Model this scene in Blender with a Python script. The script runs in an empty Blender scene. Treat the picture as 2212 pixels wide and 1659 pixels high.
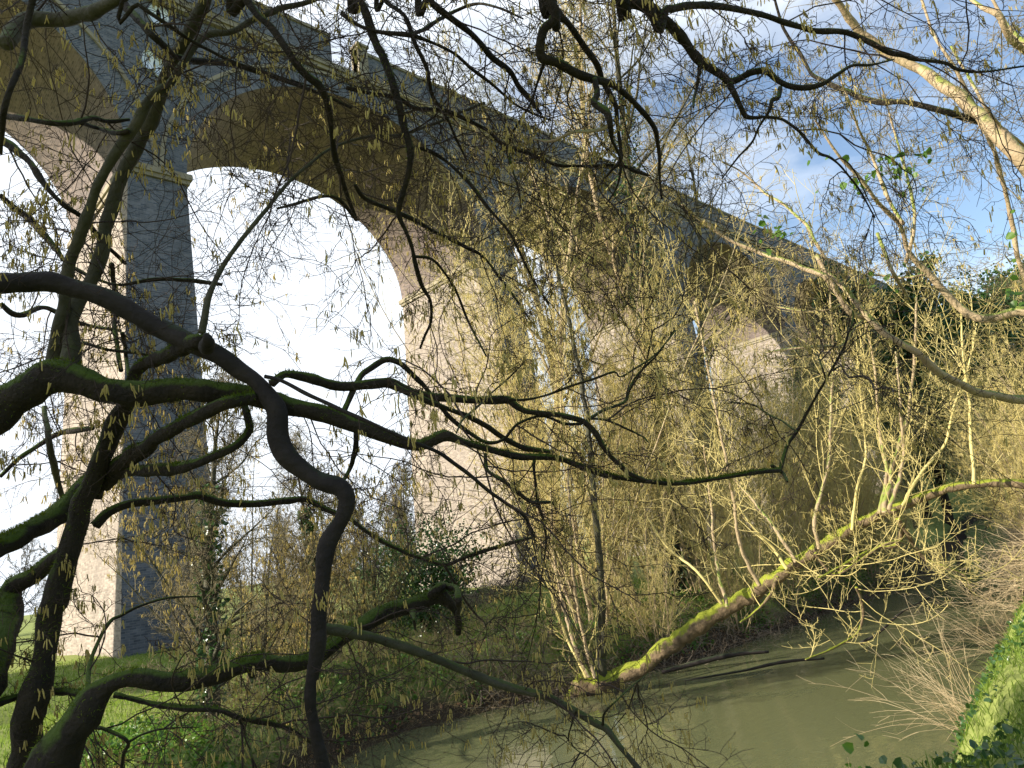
import bpy, math, random
import numpy as np
from mathutils import Vector, Matrix
R_ = math.radians
scene = bpy.context.scene
COL = scene.collection

# ------------------------------------------------------------------ camera
CP = np.array([0.0, 0.0, 1.824])
FPX, YAW, PITCH, ROLL = 1547.14, .7879, .2238, -.1328      # focal length in units of a 2212 px wide frame
FW = np.array([math.sin(YAW)*math.cos(PITCH), math.cos(YAW)*math.cos(PITCH), math.sin(PITCH)])
_R0 = np.array([math.cos(YAW), -math.sin(YAW), 0.0]); _U0 = np.cross(_R0, FW)
RT = math.cos(ROLL)*_R0 + math.sin(ROLL)*_U0
UP = -math.sin(ROLL)*_R0 + math.cos(ROLL)*_U0
cd = bpy.data.cameras.new('camera'); cam = bpy.data.objects.new('camera', cd); COL.objects.link(cam)
cd.sensor_width = 36.0; cd.lens = 36.0*FPX/2212.0; cd.clip_start = 0.05; cd.clip_end = 3000
M = Matrix.Identity(4)
for i in range(3):
    M[i][0] = RT[i]; M[i][1] = UP[i]; M[i][2] = -FW[i]; M[i][3] = CP[i]
cam.matrix_world = M
scene.camera = cam

def at(x, y, d):
    return CP + (FW + RT*(x-1106)/FPX - UP*(y-829.5)/FPX)*d

# ------------------------------------------------------------------ sun, sky, exposure
SUN_AZ, SUN_EL = R_(-62), R_(22)            # azimuth from +Y towards +X
SD = np.array([math.sin(SUN_AZ)*math.cos(SUN_EL), math.cos(SUN_AZ)*math.cos(SUN_EL), math.sin(SUN_EL)])
sl = bpy.data.lights.new('sun', 'SUN'); sl.energy = 4.6; sl.angle = R_(0.5); sl.color = (1.0, 0.90, 0.74)
so = bpy.data.objects.new('sun', sl); COL.objects.link(so)
so.rotation_euler = Vector(SD).to_track_quat('Z', 'Y').to_euler(); so.location = (-20, 30, 40)
w = bpy.data.worlds.new('World'); scene.world = w; w.use_nodes = True
nt = w.node_tree; nt.nodes.clear()
def N(tree, typ, **kw):
    n = tree.nodes.new(typ)
    for k, v in kw.items():
        if k.startswith('i_'):
            n.inputs[k[2:].replace('_', ' ')].default_value = v
        else: setattr(n, k, v)
    return n
sky = N(nt, 'ShaderNodeTexSky', sky_type='NISHITA', sun_disc=False, sun_elevation=SUN_EL, sun_rotation=SUN_AZ,
        air_density=1.0, dust_density=2.0, ozone_density=1.2, altitude=50)
tc = N(nt, 'ShaderNodeTexCoord')
mp = N(nt, 'ShaderNodeMapping'); mp.inputs['Scale'].default_value = (1.0, 1.0, 2.6)
nz = N(nt, 'ShaderNodeTexNoise'); nz.inputs['Scale'].default_value = 1.7; nz.inputs['Detail'].default_value = 9; nz.inputs['Roughness'].default_value = .58
nt.links.new(tc.outputs['Generated'], mp.inputs['Vector']); nt.links.new(mp.outputs[0], nz.inputs['Vector'])
# thin cloud, thicker towards the sun's side of the sky
vd = N(nt, 'ShaderNodeVectorMath', operation='DOT_PRODUCT'); vd.inputs[1].default_value = (-.35, .90, .25)
nt.links.new(tc.outputs['Generated'], vd.inputs[0])
ma = N(nt, 'ShaderNodeMath', operation='MULTIPLY_ADD'); ma.inputs[1].default_value = .26; nt.links.new(vd.outputs['Value'], ma.inputs[0]); nt.links.new(nz.outputs['Fac'], ma.inputs[2])
cr = N(nt, 'ShaderNodeMapRange'); cr.inputs['From Min'].default_value = .40; cr.inputs['From Max'].default_value = .66
nt.links.new(ma.outputs[0], cr.inputs['Value'])
mx = N(nt, 'ShaderNodeMix', data_type='RGBA'); mx.inputs[7].default_value = (5.0, 5.35, 5.8, 1)
nt.links.new(cr.outputs[0], mx.inputs[0]); nt.links.new(sky.outputs[0], mx.inputs[6])
bg = N(nt, 'ShaderNodeBackground'); bg.inputs['Strength'].default_value = 0.11
nt.links.new(mx.outputs[2], bg.inputs['Color'])
wo = N(nt, 'ShaderNodeOutputWorld'); nt.links.new(bg.outputs[0], wo.inputs[0])
scene.view_settings.view_transform = 'Standard'; scene.view_settings.look = 'None'
scene.view_settings.exposure = 1.15; scene.view_settings.gamma = 1
scene.cycles.max_bounces = 6; scene.cycles.diffuse_bounces = 3; scene.cycles.glossy_bounces = 3
scene.cycles.transmission_bounces = 3; scene.cycles.transparent_max_bounces = 6

# ------------------------------------------------------------------ materials
def mat(name, col, rough=.85, var=None, scale=4.0, bump=0.0, bscale=30.0, trans=0.0, spec=.3, moss=None, mossbias=.0, detail=5):
    m = bpy.data.materials.new(name); m.use_nodes = True; t = m.node_tree; b = t.nodes['Principled BSDF']
    b.inputs['Roughness'].default_value = rough; b.inputs['Specular IOR Level'].default_value = spec
    tcn = N(t, 'ShaderNodeTexCoord'); out = t.nodes['Material Output']
    n1 = N(t, 'ShaderNodeTexNoise'); n1.inputs['Scale'].default_value = scale; n1.inputs['Detail'].default_value = detail
    t.links.new(tcn.outputs['Object'], n1.inputs['Vector'])
    r = N(t, 'ShaderNodeMapRange'); r.inputs['From Min'].default_value = .32; r.inputs['From Max'].default_value = .68
    t.links.new(n1.outputs['Fac'], r.inputs['Value'])
    x = N(t, 'ShaderNodeMix', data_type='RGBA'); x.inputs[6].default_value = (*col, 1); x.inputs[7].default_value = (*(var or col), 1)
    t.links.new(r.outputs[0], x.inputs[0]); last = x.outputs[2]
    if moss:                                   # moss settles on the upward faces of the bark
        ge = N(t, 'ShaderNodeNewGeometry'); sp = N(t, 'ShaderNodeSeparateXYZ'); t.links.new(ge.outputs['Normal'], sp.inputs[0])
        n2 = N(t, 'ShaderNodeTexNoise'); n2.inputs['Scale'].default_value = 7; n2.inputs['Detail'].default_value = 6
        t.links.new(tcn.outputs['Object'], n2.inputs['Vector'])
        a = N(t, 'ShaderNodeMath', operation='MULTIPLY_ADD'); a.inputs[1].default_value = .5
        t.links.new(sp.outputs['Z'], a.inputs[0]); t.links.new(n2.outputs['Fac'], a.inputs[2])
        r2 = N(t, 'ShaderNodeMapRange'); r2.inputs['From Min'].default_value = .62-mossbias; r2.inputs['From Max'].default_value = .78-mossbias
        t.links.new(a.outputs[0], r2.inputs['Value'])
        x2 = N(t, 'ShaderNodeMix', data_type='RGBA'); x2.inputs[7].default_value = (*moss, 1)
        t.links.new(last, x2.inputs[6]); t.links.new(r2.outputs[0], x2.inputs[0]); last = x2.outputs[2]
    t.links.new(last, b.inputs['Base Color'])
    if bump:
        n3 = N(t, 'ShaderNodeTexNoise'); n3.inputs['Scale'].default_value = bscale; n3.inputs['Detail'].default_value = 8
        t.links.new(tcn.outputs['Object'], n3.inputs['Vector'])
        bp = N(t, 'ShaderNodeBump'); bp.inputs['Strength'].default_value = bump; bp.inputs['Distance'].default_value = .02
        t.links.new(n3.outputs['Fac'], bp.inputs['Height']); t.links.new(bp.outputs[0], b.inputs['Normal'])
    if trans:
        tr = N(t, 'ShaderNodeBsdfTranslucent'); ms = N(t, 'ShaderNodeMixShader'); ms.inputs[0].default_value = trans
        t.links.new(last, tr.inputs['Color']); t.links.new(b.outputs[0], ms.inputs[1]); t.links.new(tr.outputs[0], ms.inputs[2])
        t.links.new(ms.outputs[0], out.inputs['Surface'])
    return m
MT = {}
MT['bark'] = mat('shade-dark hazel bark', (.014,.011,.008), .85, (.030,.023,.015), 9, 1.0, 45, moss=(.060,.095,.012))  # near-black base puts the shade of the near limbs into the colour
MT['bark_smooth'] = mat('smooth dark bark', (.013,.010,.010), .8, (.030,.024,.022), 6, .6, 30, moss=(.03,.04,.02), mossbias=-.14)  # darkened likewise, shade on the near stem is in the base colour
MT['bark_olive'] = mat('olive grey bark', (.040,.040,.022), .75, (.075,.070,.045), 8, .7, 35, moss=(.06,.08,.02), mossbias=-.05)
MT['bark_lit'] = mat('sunlit hazel bark', (.27,.20,.12), .65, (.42,.33,.20), 7, .6, 30, moss=(.20,.24,.05), mossbias=.0)  # lit copy of the hazel bark, sunlit tone put into the colour
MT['willow'] = mat('willow bark', (.09,.065,.038), .9, (.20,.145,.085), 12, 1.0, 24, moss=(.22,.25,.025), mossbias=.05)
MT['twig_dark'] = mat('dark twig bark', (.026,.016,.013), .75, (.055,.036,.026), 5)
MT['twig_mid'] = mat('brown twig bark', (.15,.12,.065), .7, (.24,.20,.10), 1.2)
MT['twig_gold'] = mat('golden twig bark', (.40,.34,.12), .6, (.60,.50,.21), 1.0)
MT['twig_grey'] = mat('grey twig bark', (.16,.13,.10), .8, (.26,.22,.17), .7)
MT['catkin'] = mat('hazel catkins', (.55,.45,.15), .7, (.72,.62,.27), 3, trans=.5)
MT['moss'] = mat('moss', (.07,.11,.012), .95, (.14,.19,.02), 9, trans=.3, spec=.1)
MT['leaf'] = mat('green leaves', (.06,.14,.02), .4, (.13,.26,.03), 2, trans=.45, spec=.5)
MT['ivy'] = mat('ivy leaves', (.025,.075,.02), .3, (.06,.13,.03), 2, trans=.25, spec=.6)
MT['grassblade'] = mat('grass blades', (.15,.24,.035), .6, (.27,.36,.06), .8, trans=.5)
MT['deadleaf'] = mat('dead leaves', (.16,.09,.05), .8, (.30,.19,.10), 4, trans=.2)
MT['reed'] = mat('dry stems', (.50,.38,.22), .6, (.70,.57,.36), 3, trans=.25)
MT['wire'] = mat('wire', (.12,.12,.12), .5)
MT['plate'] = mat('pale plate', (.75,.80,.85), .5, (.65,.72,.80), 5)
MT['dark'] = mat('dark iron', (.03,.03,.03), .6)

def brick_mat(name, c1, c2, mortar, stain):
    m = bpy.data.materials.new(name); m.use_nodes = True; t = m.node_tree; b = t.nodes['Principled BSDF']
    b.inputs['Roughness'].default_value = .75; b.inputs['Specular IOR Level'].default_value = .35
    uv = N(t, 'ShaderNodeUVMap')
    br = N(t, 'ShaderNodeTexBrick', offset=.5, squash=1.0)
    br.inputs['Scale'].default_value = 1.0; br.inputs['Brick Width'].default_value = .235; br.inputs['Row Height'].default_value = .082
    br.inputs['Mortar Size'].default_value = .011; br.inputs['Mortar Smooth'].default_value = .3; br.inputs['Bias'].default_value = -.1
    br.inputs['Color1'].default_value = (*c1, 1); br.inputs['Color2'].default_value = (*c2, 1); br.inputs['Mortar'].default_value = (*mortar, 1)
    t.links.new(uv.outputs[0], br.inputs['Vector'])
    tcn = N(t, 'ShaderNodeTexCoord')
    n1 = N(t, 'ShaderNodeTexNoise'); n1.inputs['Scale'].default_value = .35; n1.inputs['Detail'].default_value = 8; n1.inputs['Roughness'].default_value = .65
    mpn = N(t, 'ShaderNodeMapping'); mpn.inputs['Scale'].default_value = (1, 1, .35)
    t.links.new(tcn.outputs['Object'], mpn.inputs[0]); t.links.new(mpn.outputs[0], n1.inputs['Vector'])
    r = N(t, 'ShaderNodeMapRange'); r.inputs['From Min'].default_value = .42; r.inputs['From Max'].default_value = .72; r.inputs['To Max'].default_value = .7
    t.links.new(n1.outputs['Fac'], r.inputs['Value'])
    x = N(t, 'ShaderNodeMix', data_type='RGBA'); x.inputs[7].default_value = (*stain, 1)
    t.links.new(r.outputs[0], x.inputs[0]); t.links.new(br.outputs['Color'], x.inputs[6])
    n2 = N(t, 'ShaderNodeTexNoise'); n2.inputs['Scale'].default_value = 5; n2.inputs['Detail'].default_value = 4
    t.links.new(tcn.outputs['Object'], n2.inputs['Vector'])
    hs = N(t, 'ShaderNodeHueSaturation'); r3 = N(t, 'ShaderNodeMapRange'); r3.inputs['To Min'].default_value = .55; r3.inputs['To Max'].default_value = 1.45
    t.links.new(n2.outputs['Fac'], r3.inputs['Value']); t.links.new(r3.outputs[0], hs.inputs['Value']); t.links.new(x.outputs[2], hs.inputs['Color'])
    t.links.new(hs.outputs[0], b.inputs['Base Color'])
    bp = N(t, 'ShaderNodeBump'); bp.inputs['Strength'].default_value = .6; bp.inputs['Distance'].default_value = .012; bp.invert = True
    t.links.new(br.outputs['Fac'], bp.inputs['Height']); t.links.new(bp.outputs[0], b.inputs['Normal'])
    return m
MT['brick'] = brick_mat('buff brick', (.22,.18,.15), (.44,.37,.31), (.30,.27,.24), (.20,.17,.15))
MT['brick_shade'] = brick_mat('shade-tinted brick', (.075,.088,.12), (.20,.20,.235), (.20,.205,.22), (.08,.09,.105))  # shaded copy of the brick, blue shade tone put into the colour
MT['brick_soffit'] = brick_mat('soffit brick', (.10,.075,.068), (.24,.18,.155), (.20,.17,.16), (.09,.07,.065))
MT['stone'] = mat('weathered stone', (.22,.19,.14), .9, (.34,.30,.23), 1.5, .5, 12)

# ------------------------------------------------------------------ mesh helpers
def mesh(name, V, Fs, m=None, parent=None, uv=None, smooth=False):
    """V (n,3); Fs list of (k,4) or (k,3) int arrays"""
    V = np.asarray(V, dtype=np.float32)
    Fs = [np.asarray(f, dtype=np.int32) for f in (Fs if isinstance(Fs, list) else [Fs]) if len(f)]
    me = bpy.data.meshes.new(name)
    me.vertices.add(len(V)); me.vertices.foreach_set('co', V.ravel())
    idx = np.concatenate([f.ravel() for f in Fs]); tot = np.concatenate([np.full(len(f), f.shape[1], dtype=np.int32) for f in Fs])
    st = np.concatenate([[0], np.cumsum(tot)[:-1]]).astype(np.int32)
    me.loops.add(len(idx)); me.loops.foreach_set('vertex_index', idx)
    me.polygons.add(len(tot)); me.polygons.foreach_set('loop_start', st)
    try: me.polygons.foreach_set('loop_total', tot)
    except Exception: pass
    if uv is not None:
        l = me.uv_layers.new(name='UVMap'); l.data.foreach_set('uv', np.asarray(uv, dtype=np.float32).ravel())
    me.update(calc_edges=True); me.validate()
    if smooth: me.polygons.foreach_set('use_smooth', np.ones(len(me.polygons), dtype=bool))
    if m: me.materials.append(MT[m] if isinstance(m, str) else m)
    o = bpy.data.objects.new(name, me); COL.objects.link(o)
    if parent: o.parent = parent
    return o
def empty(name, loc=(0,0,0), label=None, cat=None, group=None):
    o = bpy.data.objects.new(name, None); COL.objects.link(o); o.location = loc
    tag(o, label, cat, group); return o
def tag(o, label=None, cat=None, group=None, kind=None):
    if label: o['label'] = label
    if cat: o['category'] = cat
    if group: o['group'] = group
    if kind: o['kind'] = kind
    return o
def unit(a): return a/np.maximum(np.linalg.norm(a, axis=-1, keepdims=True), 1e-9)
def tubes(P, r0, r1, k=3, power=1.0):
    """P (N,n,3) polylines, radii (N,) -> verts, quads"""
    Nn, n, _ = P.shape
    T = np.empty_like(P); T[:, 1:-1] = P[:, 2:]-P[:, :-2]; T[:, 0] = P[:, 1]-P[:, 0]; T[:, -1] = P[:, -1]-P[:, -2]; T = unit(T)
    ref = np.tile(np.array([0.31, 0.17, 0.93]), (Nn, 1)); d0 = T[:, 0]
    bad = np.abs((ref*d0).sum(1)) > .9; ref[bad] = (0.95, .2, .1)
    A = unit(np.cross(T, ref[:, None, :])); B = np.cross(T, A)
    t = np.linspace(0, 1, n)**power
    rad = np.asarray(r0)[:, None]*(1-t)+np.asarray(r1)[:, None]*t
    th = np.arange(k)*2*math.pi/k
    V = P[:, :, None, :]+rad[:, :, None, None]*(np.cos(th)[None, None, :, None]*A[:, :, None, :]+np.sin(th)[None, None, :, None]*B[:, :, None, :])
    base = (np.arange(Nn)*n*k)[:, None, None]+(np.arange(n-1)*k)[None, :, None]+np.arange(k)[None, None, :]
    b2 = (np.arange(Nn)*n*k)[:, None, None]+(np.arange(n-1)*k)[None, :, None]+((np.arange(k)+1) % k)[None, None, :]
    Q = np.stack([base, b2, b2+k, base+k], -1).reshape(-1, 4)
    return V.reshape(-1, 3), Q
class Bag:
    def __init__(s): s.V = []; s.F = []; s.n = 0
    def add(s, V, F):
        if len(V) == 0: return
        s.V.append(V); s.F.append(F+s.n); s.n += len(V)
    def obj(s, name, m, parent=None, smooth=False):
        by = {}
        for f in s.F: by.setdefault(f.shape[1], []).append(f)
        return mesh(name, np.concatenate(s.V), [np.concatenate(v) for v in by.values()], m, parent, smooth=smooth)
def walk(P0, D0, L, n, rng, wob=.15, trop=(0, 0, 0)):
    D = unit(np.array(D0, float)); P = [np.array(P0, float)]; st = (np.asarray(L)/n)[:, None]
    for i in range(n):
        D = unit(D+wob*rng.normal(size=D.shape)+np.array(trop)); P.append(P[-1]+D*st)
    return np.stack(P, 1)
def kids(P, L, m, rng, t0=.15, ang=(35, 65), ratio=.5, jit=.35, taper=.55):
    """m side shoots from each polyline -> start, dir, length, parent t"""
    Nn, n, _ = P.shape
    t = (t0+(1-t0)*(np.arange(m)[None]+rng.random((Nn, m)))/m).clip(0, .999)
    f = t*(n-1); i = f.astype(int); u = (f-i)[..., None]; ar = np.arange(Nn)[:, None]
    S = P[ar, i]*(1-u)+P[ar, i+1]*u; T = unit(P[ar, i+1]-P[ar, i])
    X = unit(np.cross(T, rng.normal(size=T.shape))); a = np.radians(rng.uniform(ang[0], ang[1], (Nn, m)))[..., None]
    D = T*np.cos(a)+X*np.sin(a)
    LL = np.asarray(L)[:, None]*ratio*(1-taper*t)*(1+jit*rng.normal(size=t.shape)).clip(.35, 2)
    return S.reshape(-1, 3), D.reshape(-1, 3), LL.reshape(-1), t.reshape(-1)
def catkins(S, rng, L=.05, r=.0035, k=5, tilt=.18):
    """hanging catkins at the points S: spindles with a slight bend"""
    m = len(S); zs = np.array([0, .12, .5, .88, 1.0]); rs = np.array([.25, .9, 1.0, .8, .2])
    th = np.arange(k)*2*math.pi/k
    LL = L*rng.uniform(.6, 1.25, m); D = unit(np.stack([rng.normal(0, tilt, m), rng.normal(0, tilt, m), -np.ones(m)], 1))
    A = unit(np.cross(D, np.array([.3, .9, .1]))); B = np.cross(D, A); bend = rng.normal(0, .10, m)[:, None]*A
    c = S[:, None]+D[:, None]*(zs[None, :, None]*LL[:, None, None])+bend[:, None]*(zs[None, :, None]**2*LL[:, None, None])
    rr = r*rng.uniform(.8, 1.25, m)[:, None]*rs[None]
    V = c[:, :, None]+rr[:, :, None, None]*(np.cos(th)[None, None, :, None]*A[:, None, None]+np.sin(th)[None, None, :, None]*B[:, None, None])
    n = 5; base = (np.arange(m)*n*k)[:, None, None]+(np.arange(n-1)*k)[None, :, None]+np.arange(k)[None, None]
    b2 = (np.arange(m)*n*k)[:, None, None]+(np.arange(n-1)*k)[None, :, None]+((np.arange(k)+1) % k)[None, None]
    return V.reshape(-1, 3), np.stack([base, b2, b2+k, base+k], -1).reshape(-1, 4)
def leaves(S, rng, size=.05, up=.4, asp=.8):
    """folded two-quad leaves at S"""
    m = len(S); nrm = unit(rng.normal(size=(m, 3))+np.array([0, 0, up])); d = unit(np.cross(nrm, rng.normal(size=(m, 3)))); sd = np.cross(nrm, d)
    s = (size*rng.uniform(.55, 1.3, m))[:, None]
    a = S; tip = S+d*s+nrm*s*-.12; l1 = S+d*s*.28+sd*s*asp*.5+nrm*s*.12; l2 = S+d*s*.75+sd*s*asp*.36+nrm*s*.06
    q1 = S+d*s*.28-sd*s*asp*.5+nrm*s*.12; q2 = S+d*s*.75-sd*s*asp*.36+nrm*s*.06
    V = np.stack([a, l1, l2, tip, q2, q1], 1).reshape(-1, 3); b = (np.arange(m)*6)[:, None]
    F = np.concatenate([b+np.array([[0, 1, 2, 3]]), b+np.array([[0, 3, 4, 5]])])
    return V, F
def blades(S, rng, h=.12, wd=.006, lean=.5):
    m = len(S); d = rng.normal(size=(m, 2))*lean; hh = h*rng.uniform(.4, 1.4, m)
    tip = S+np.stack([d[:, 0]*hh, d[:, 1]*hh, hh], 1); mid = S+np.stack([d[:, 0]*hh*.3, d[:, 1]*hh*.3, hh*.6], 1)
    th = rng.random(m)*math.pi; sd = np.stack([np.cos(th), np.sin(th), 0*th], 1)*wd
    V = np.stack([S-sd, S+sd, mid+sd*.8, mid-sd*.8, tip], 1).reshape(-1, 3); b = (np.arange(m)*5)[:, None]
    return V, b+np.array([[0, 1, 2, 3]]), b+np.array([[3, 2, 4]])
def pnoise(P, f, seed=0):
    """cheap smooth noise in -1..1"""
    rg = np.random.default_rng(seed+11); out = 0
    for k in range(5):
        d = unit(rg.normal(size=3))*f*(1+.55*k); out = out+np.sin(P@d+rg.random()*6.28+1.3*np.sin(P@(d[[1, 2, 0]])*.7+k))/(1+.5*k)
    return out/2.6

# ------------------------------------------------------------------ ground, river
FE = np.array([(-60, 10), (-20, 8.6), (0, 8.0), (3, 8.4), (5.5, 10.2), (7.6, 11.1), (9.2, 10.7), (10.6, 10.1), (12.3, 9.5), (15.7, 8.9), (20, 8.9), (26, 8.8), (40, 11), (80, 20), (400, 60)], float)
NE = np.array([(-60, 3.5), (-20, 3.2), (-3, 4.6), (2, 4.9), (3.6, 3.8), (5.2, 2.35), (7, 2.5), (9, 2.95), (13.4, 3.5), (19, 4.2), (26, 6), (40, 8), (80, 15), (400, 50)], float)
WZ = -1.0
def sstep(x): x = np.clip(x, 0, 1); return x*x*(3-2*x)
def gh(x, y):
    x = np.asarray(x, float); y = np.asarray(y, float)
    fe = np.interp(x, FE[:, 0], FE[:, 1]); ne = np.interp(x, NE[:, 0], NE[:, 1]); P = np.stack([x, y, 0*x], -1)
    fe = fe+.25*pnoise(P, 1.1, 3); ne = ne+.15*pnoise(P, 1.6, 4)
    n1 = pnoise(P, .45, 1)*.07+pnoise(P, 2.6, 2)*.035
    far = -1.45+1.45*sstep((y-fe+.7)/2.3)+n1
    near = -1.45+1.68*sstep((ne-y+.6)/1.5)+n1*.4
    mid = (fe+ne)/2
    z = np.where(y > mid, far, near)
    # shallow ditch in the field, hummock by the second pier, valley side on the right and beyond
    z = z-.35*np.exp(-((y-17.6-.25*(x-4))/1.1)**2)*np.exp(-(np.maximum(x-8, 0)/3)**2)
    z = z+.45*np.exp(-((x-19.5)/5)**2-((y-20.5)/1.8)**2)
    hill = sstep((x+.35*np.minimum(y, 50)-78)/90)*26*sstep((y+30)/60)*sstep((78-y)/45)
    return z+np.where(y > mid, hill, hill*.8)
def grid_terrain():
    def ax(lo, hi, c0, c1, fine, grow):
        a = list(np.arange(c0, c1, fine)); s = fine; v = c1
        while v < hi: a.append(v); s *= grow; v += s
        a.append(hi); s = fine; v = c0-fine; b = []
        while v > lo: b.append(v); s *= grow; v -= s
        b.append(lo); return np.array(b[::-1]+a)
    xs = ax(-900, 900, -6, 30, .16, 1.10); ys = ax(-900, 900, -2, 24, .16, 1.10)
    X, Y = np.meshgrid(xs, ys, indexing='ij'); Z = gh(X, Y)
    V = np.stack([X, Y, Z], -1).reshape(-1, 3); a, b = X.shape; i = np.arange(a*b).reshape(a, b)
    return V, np.stack([i[:-1, :-1], i[1:, :-1], i[1:, 1:], i[:-1, 1:]], -1).reshape(-1, 4)
def ground_material():
    m = bpy.data.materials.new('ground'); m.use_nodes = True; t = m.node_tree; b = t.nodes['Principled BSDF']; b.inputs['Roughness'].default_value = .95
    b.inputs['Specular IOR Level'].default_value = .15
    tcn = N(t, 'ShaderNodeTexCoord'); sp = N(t, 'ShaderNodeSeparateXYZ'); t.links.new(tcn.outputs['Object'], sp.inputs[0])
    n1 = N(t, 'ShaderNodeTexNoise'); n1.inputs['Scale'].default_value = .9; n1.inputs['Detail'].default_value = 9
    n2 = N(t, 'ShaderNodeTexNoise'); n2.inputs['Scale'].default_value = 9; n2.inputs['Detail'].default_value = 6
    for n in (n1, n2): t.links.new(tcn.outputs['Object'], n.inputs['Vector'])
    g = N(t, 'ShaderNodeMix', data_type='RGBA'); g.inputs[6].default_value = (.17,.21,.05,1); g.inputs[7].default_value = (.29,.33,.10,1)
    t.links.new(n2.outputs['Fac'], g.inputs[0])
    # mud shows on the low steep bank
    a = N(t, 'ShaderNodeMath', operation='MULTIPLY_ADD'); a.inputs[1].default_value = .9; t.links.new(sp.outputs['Z'], a.inputs[0]); t.links.new(n1.outputs['Fac'], a.inputs[2])
    r = N(t, 'ShaderNodeMapRange'); r.inputs['From Min'].default_value = -.15; r.inputs['From Max'].default_value = .25; t.links.new(a.outputs[0], r.inputs['Value'])
    x = N(t, 'ShaderNodeMix', data_type='RGBA'); x.inputs[6].default_value = (.045,.034,.022,1)
    t.links.new(r.outputs[0], x.inputs[0]); t.links.new(g.outputs[2], x.inputs[7]); t.links.new(x.outputs[2], b.inputs['Base Color'])
    bp = N(t, 'ShaderNodeBump'); bp.inputs['Strength'].default_value = .8; bp.inputs['Distance'].default_value = .05
    t.links.new(n2.outputs['Fac'], bp.inputs['Height']); t.links.new(bp.outputs[0], b.inputs['Normal'])
    return m
V, F = grid_terrain(); gr = mesh('ground', V, F, ground_material(), smooth=True); tag(gr, kind='structure')
# river sheet follows the channel
xs = np.linspace(-60, 90, 120); fe = np.interp(xs, FE[:, 0], FE[:, 1])+.9; ne = np.interp(xs, NE[:, 0], NE[:, 1])-.8
V = np.concatenate([np.stack([xs, ne, 0*xs+WZ], 1), np.stack([xs, fe, 0*xs+WZ], 1)]); n = len(xs); i = np.arange(n-1)
wm = bpy.data.materials.new('river water'); wm.use_nodes = True; t = wm.node_tree; b = t.nodes['Principled BSDF']
b.inputs['Base Color'].default_value = (.115, .125, .06, 1); b.inputs['Roughness'].default_value = .06; b.inputs['IOR'].default_value = 1.45
b.inputs['Specular IOR Level'].default_value = .65
tcn = N(t, 'ShaderNodeTexCoord'); mpn = N(t, 'ShaderNodeMapping'); mpn.inputs['Scale'].default_value = (1.0, 2.2, 1); t.links.new(tcn.outputs['Object'], mpn.inputs[0])
n1 = N(t, 'ShaderNodeTexNoise'); n1.inputs['Scale'].default_value = 3.2; n1.inputs['Detail'].default_value = 3; t.links.new(mpn.outputs[0], n1.inputs['Vector'])
bp = N(t, 'ShaderNodeBump'); bp.inputs['Strength'].default_value = .22; bp.inputs['Distance'].default_value = .03
t.links.new(n1.outputs['Fac'], bp.inputs['Height']); t.links.new(bp.outputs[0], b.inputs['Normal'])
rv = mesh('river', V, np.stack([i, i+1, i+1+n, i+n], 1), wm); tag(rv, kind='structure')
# trodden path on the near bank, a sheet laid over the ground
us = np.linspace(-8, 40, 200); vs = np.linspace(0, 1, 8)
U, W_ = np.meshgrid(us, vs, indexing='ij'); nb = np.interp(U, NE[:, 0], NE[:, 1]); nb = np.where(U < 5, 2.7, nb)
Y = nb-1.55-W_*1.2+.1*np.sin(U*1.7); Z = gh(U, Y)+.012; V = np.stack([U, Y, Z], -1).reshape(-1, 3); i = np.arange(200*8).reshape(200, 8)
pa = mesh('path', V, np.stack([i[:-1, :-1], i[1:, :-1], i[1:, 1:], i[:-1, 1:]], -1).reshape(-1, 4), mat('trodden earth', (.12,.085,.055), .95, (.20,.15,.10), 14, .8, 40)); tag(pa, kind='structure')

# ------------------------------------------------------------------ viaduct
VX, VY, DP, PW, BAY, ZS, BT = 8.14, 27.84, 8.54, 2.27, 19.2, 18.25, .030
ZI, RISE, ZSTR, ZTOP = 18.25+.48, 6.87, 26.9, 28.8
via = empty('viaduct', (VX, VY, 0), 'tall brick railway viaduct with round arches striding across the meadow', 'viaduct')
def quadmesh(name, Q, m, uvf=None, parent=via):
    """Q list of 4-point quads, box-mapped in metres"""
    Q = np.array(Q, float); V = Q.reshape(-1, 3); F = np.arange(len(V)).reshape(-1, 4)
    if uvf is None:
        nr = np.abs(np.cross(Q[:, 1]-Q[:, 0], Q[:, 2]-Q[:, 0])); ax = nr.argmax(1)
        uv = np.where((ax == 0)[:, None, None], Q[:, :, [1, 2]], np.where((ax == 1)[:, None, None], Q[:, :, [0, 2]], Q[:, :, [0, 1]]))
    else: uv = uvf
    o = mesh(name, V-np.array([VX, VY, 0]), F, m, parent, uv=uv.reshape(-1, 2)); return o
def box(x0, x1, y0, y1, z0, z1, tx=0, ty=0, top=True):
    """tapered: the bottom is wider by tx, ty on every side"""
    b = [(x0-tx, y0-ty, z0), (x1+tx, y0-ty, z0), (x1+tx, y1+ty, z0), (x0-tx, y1+ty, z0)]; u = [(x0, y0, z1), (x1, y0, z1), (x1, y1, z1), (x0, y1, z1)]
    q = [[b[i], b[(i+1) % 4], u[(i+1) % 4], u[i]] for i in range(4)]; q.append([u[0], u[1], u[2], u[3]]); q.append([b[3], b[2], b[1], b[0]]); return q
def gz(x, y): return float(gh(np.array([x]), np.array([y]))[0])
NP = 6
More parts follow.
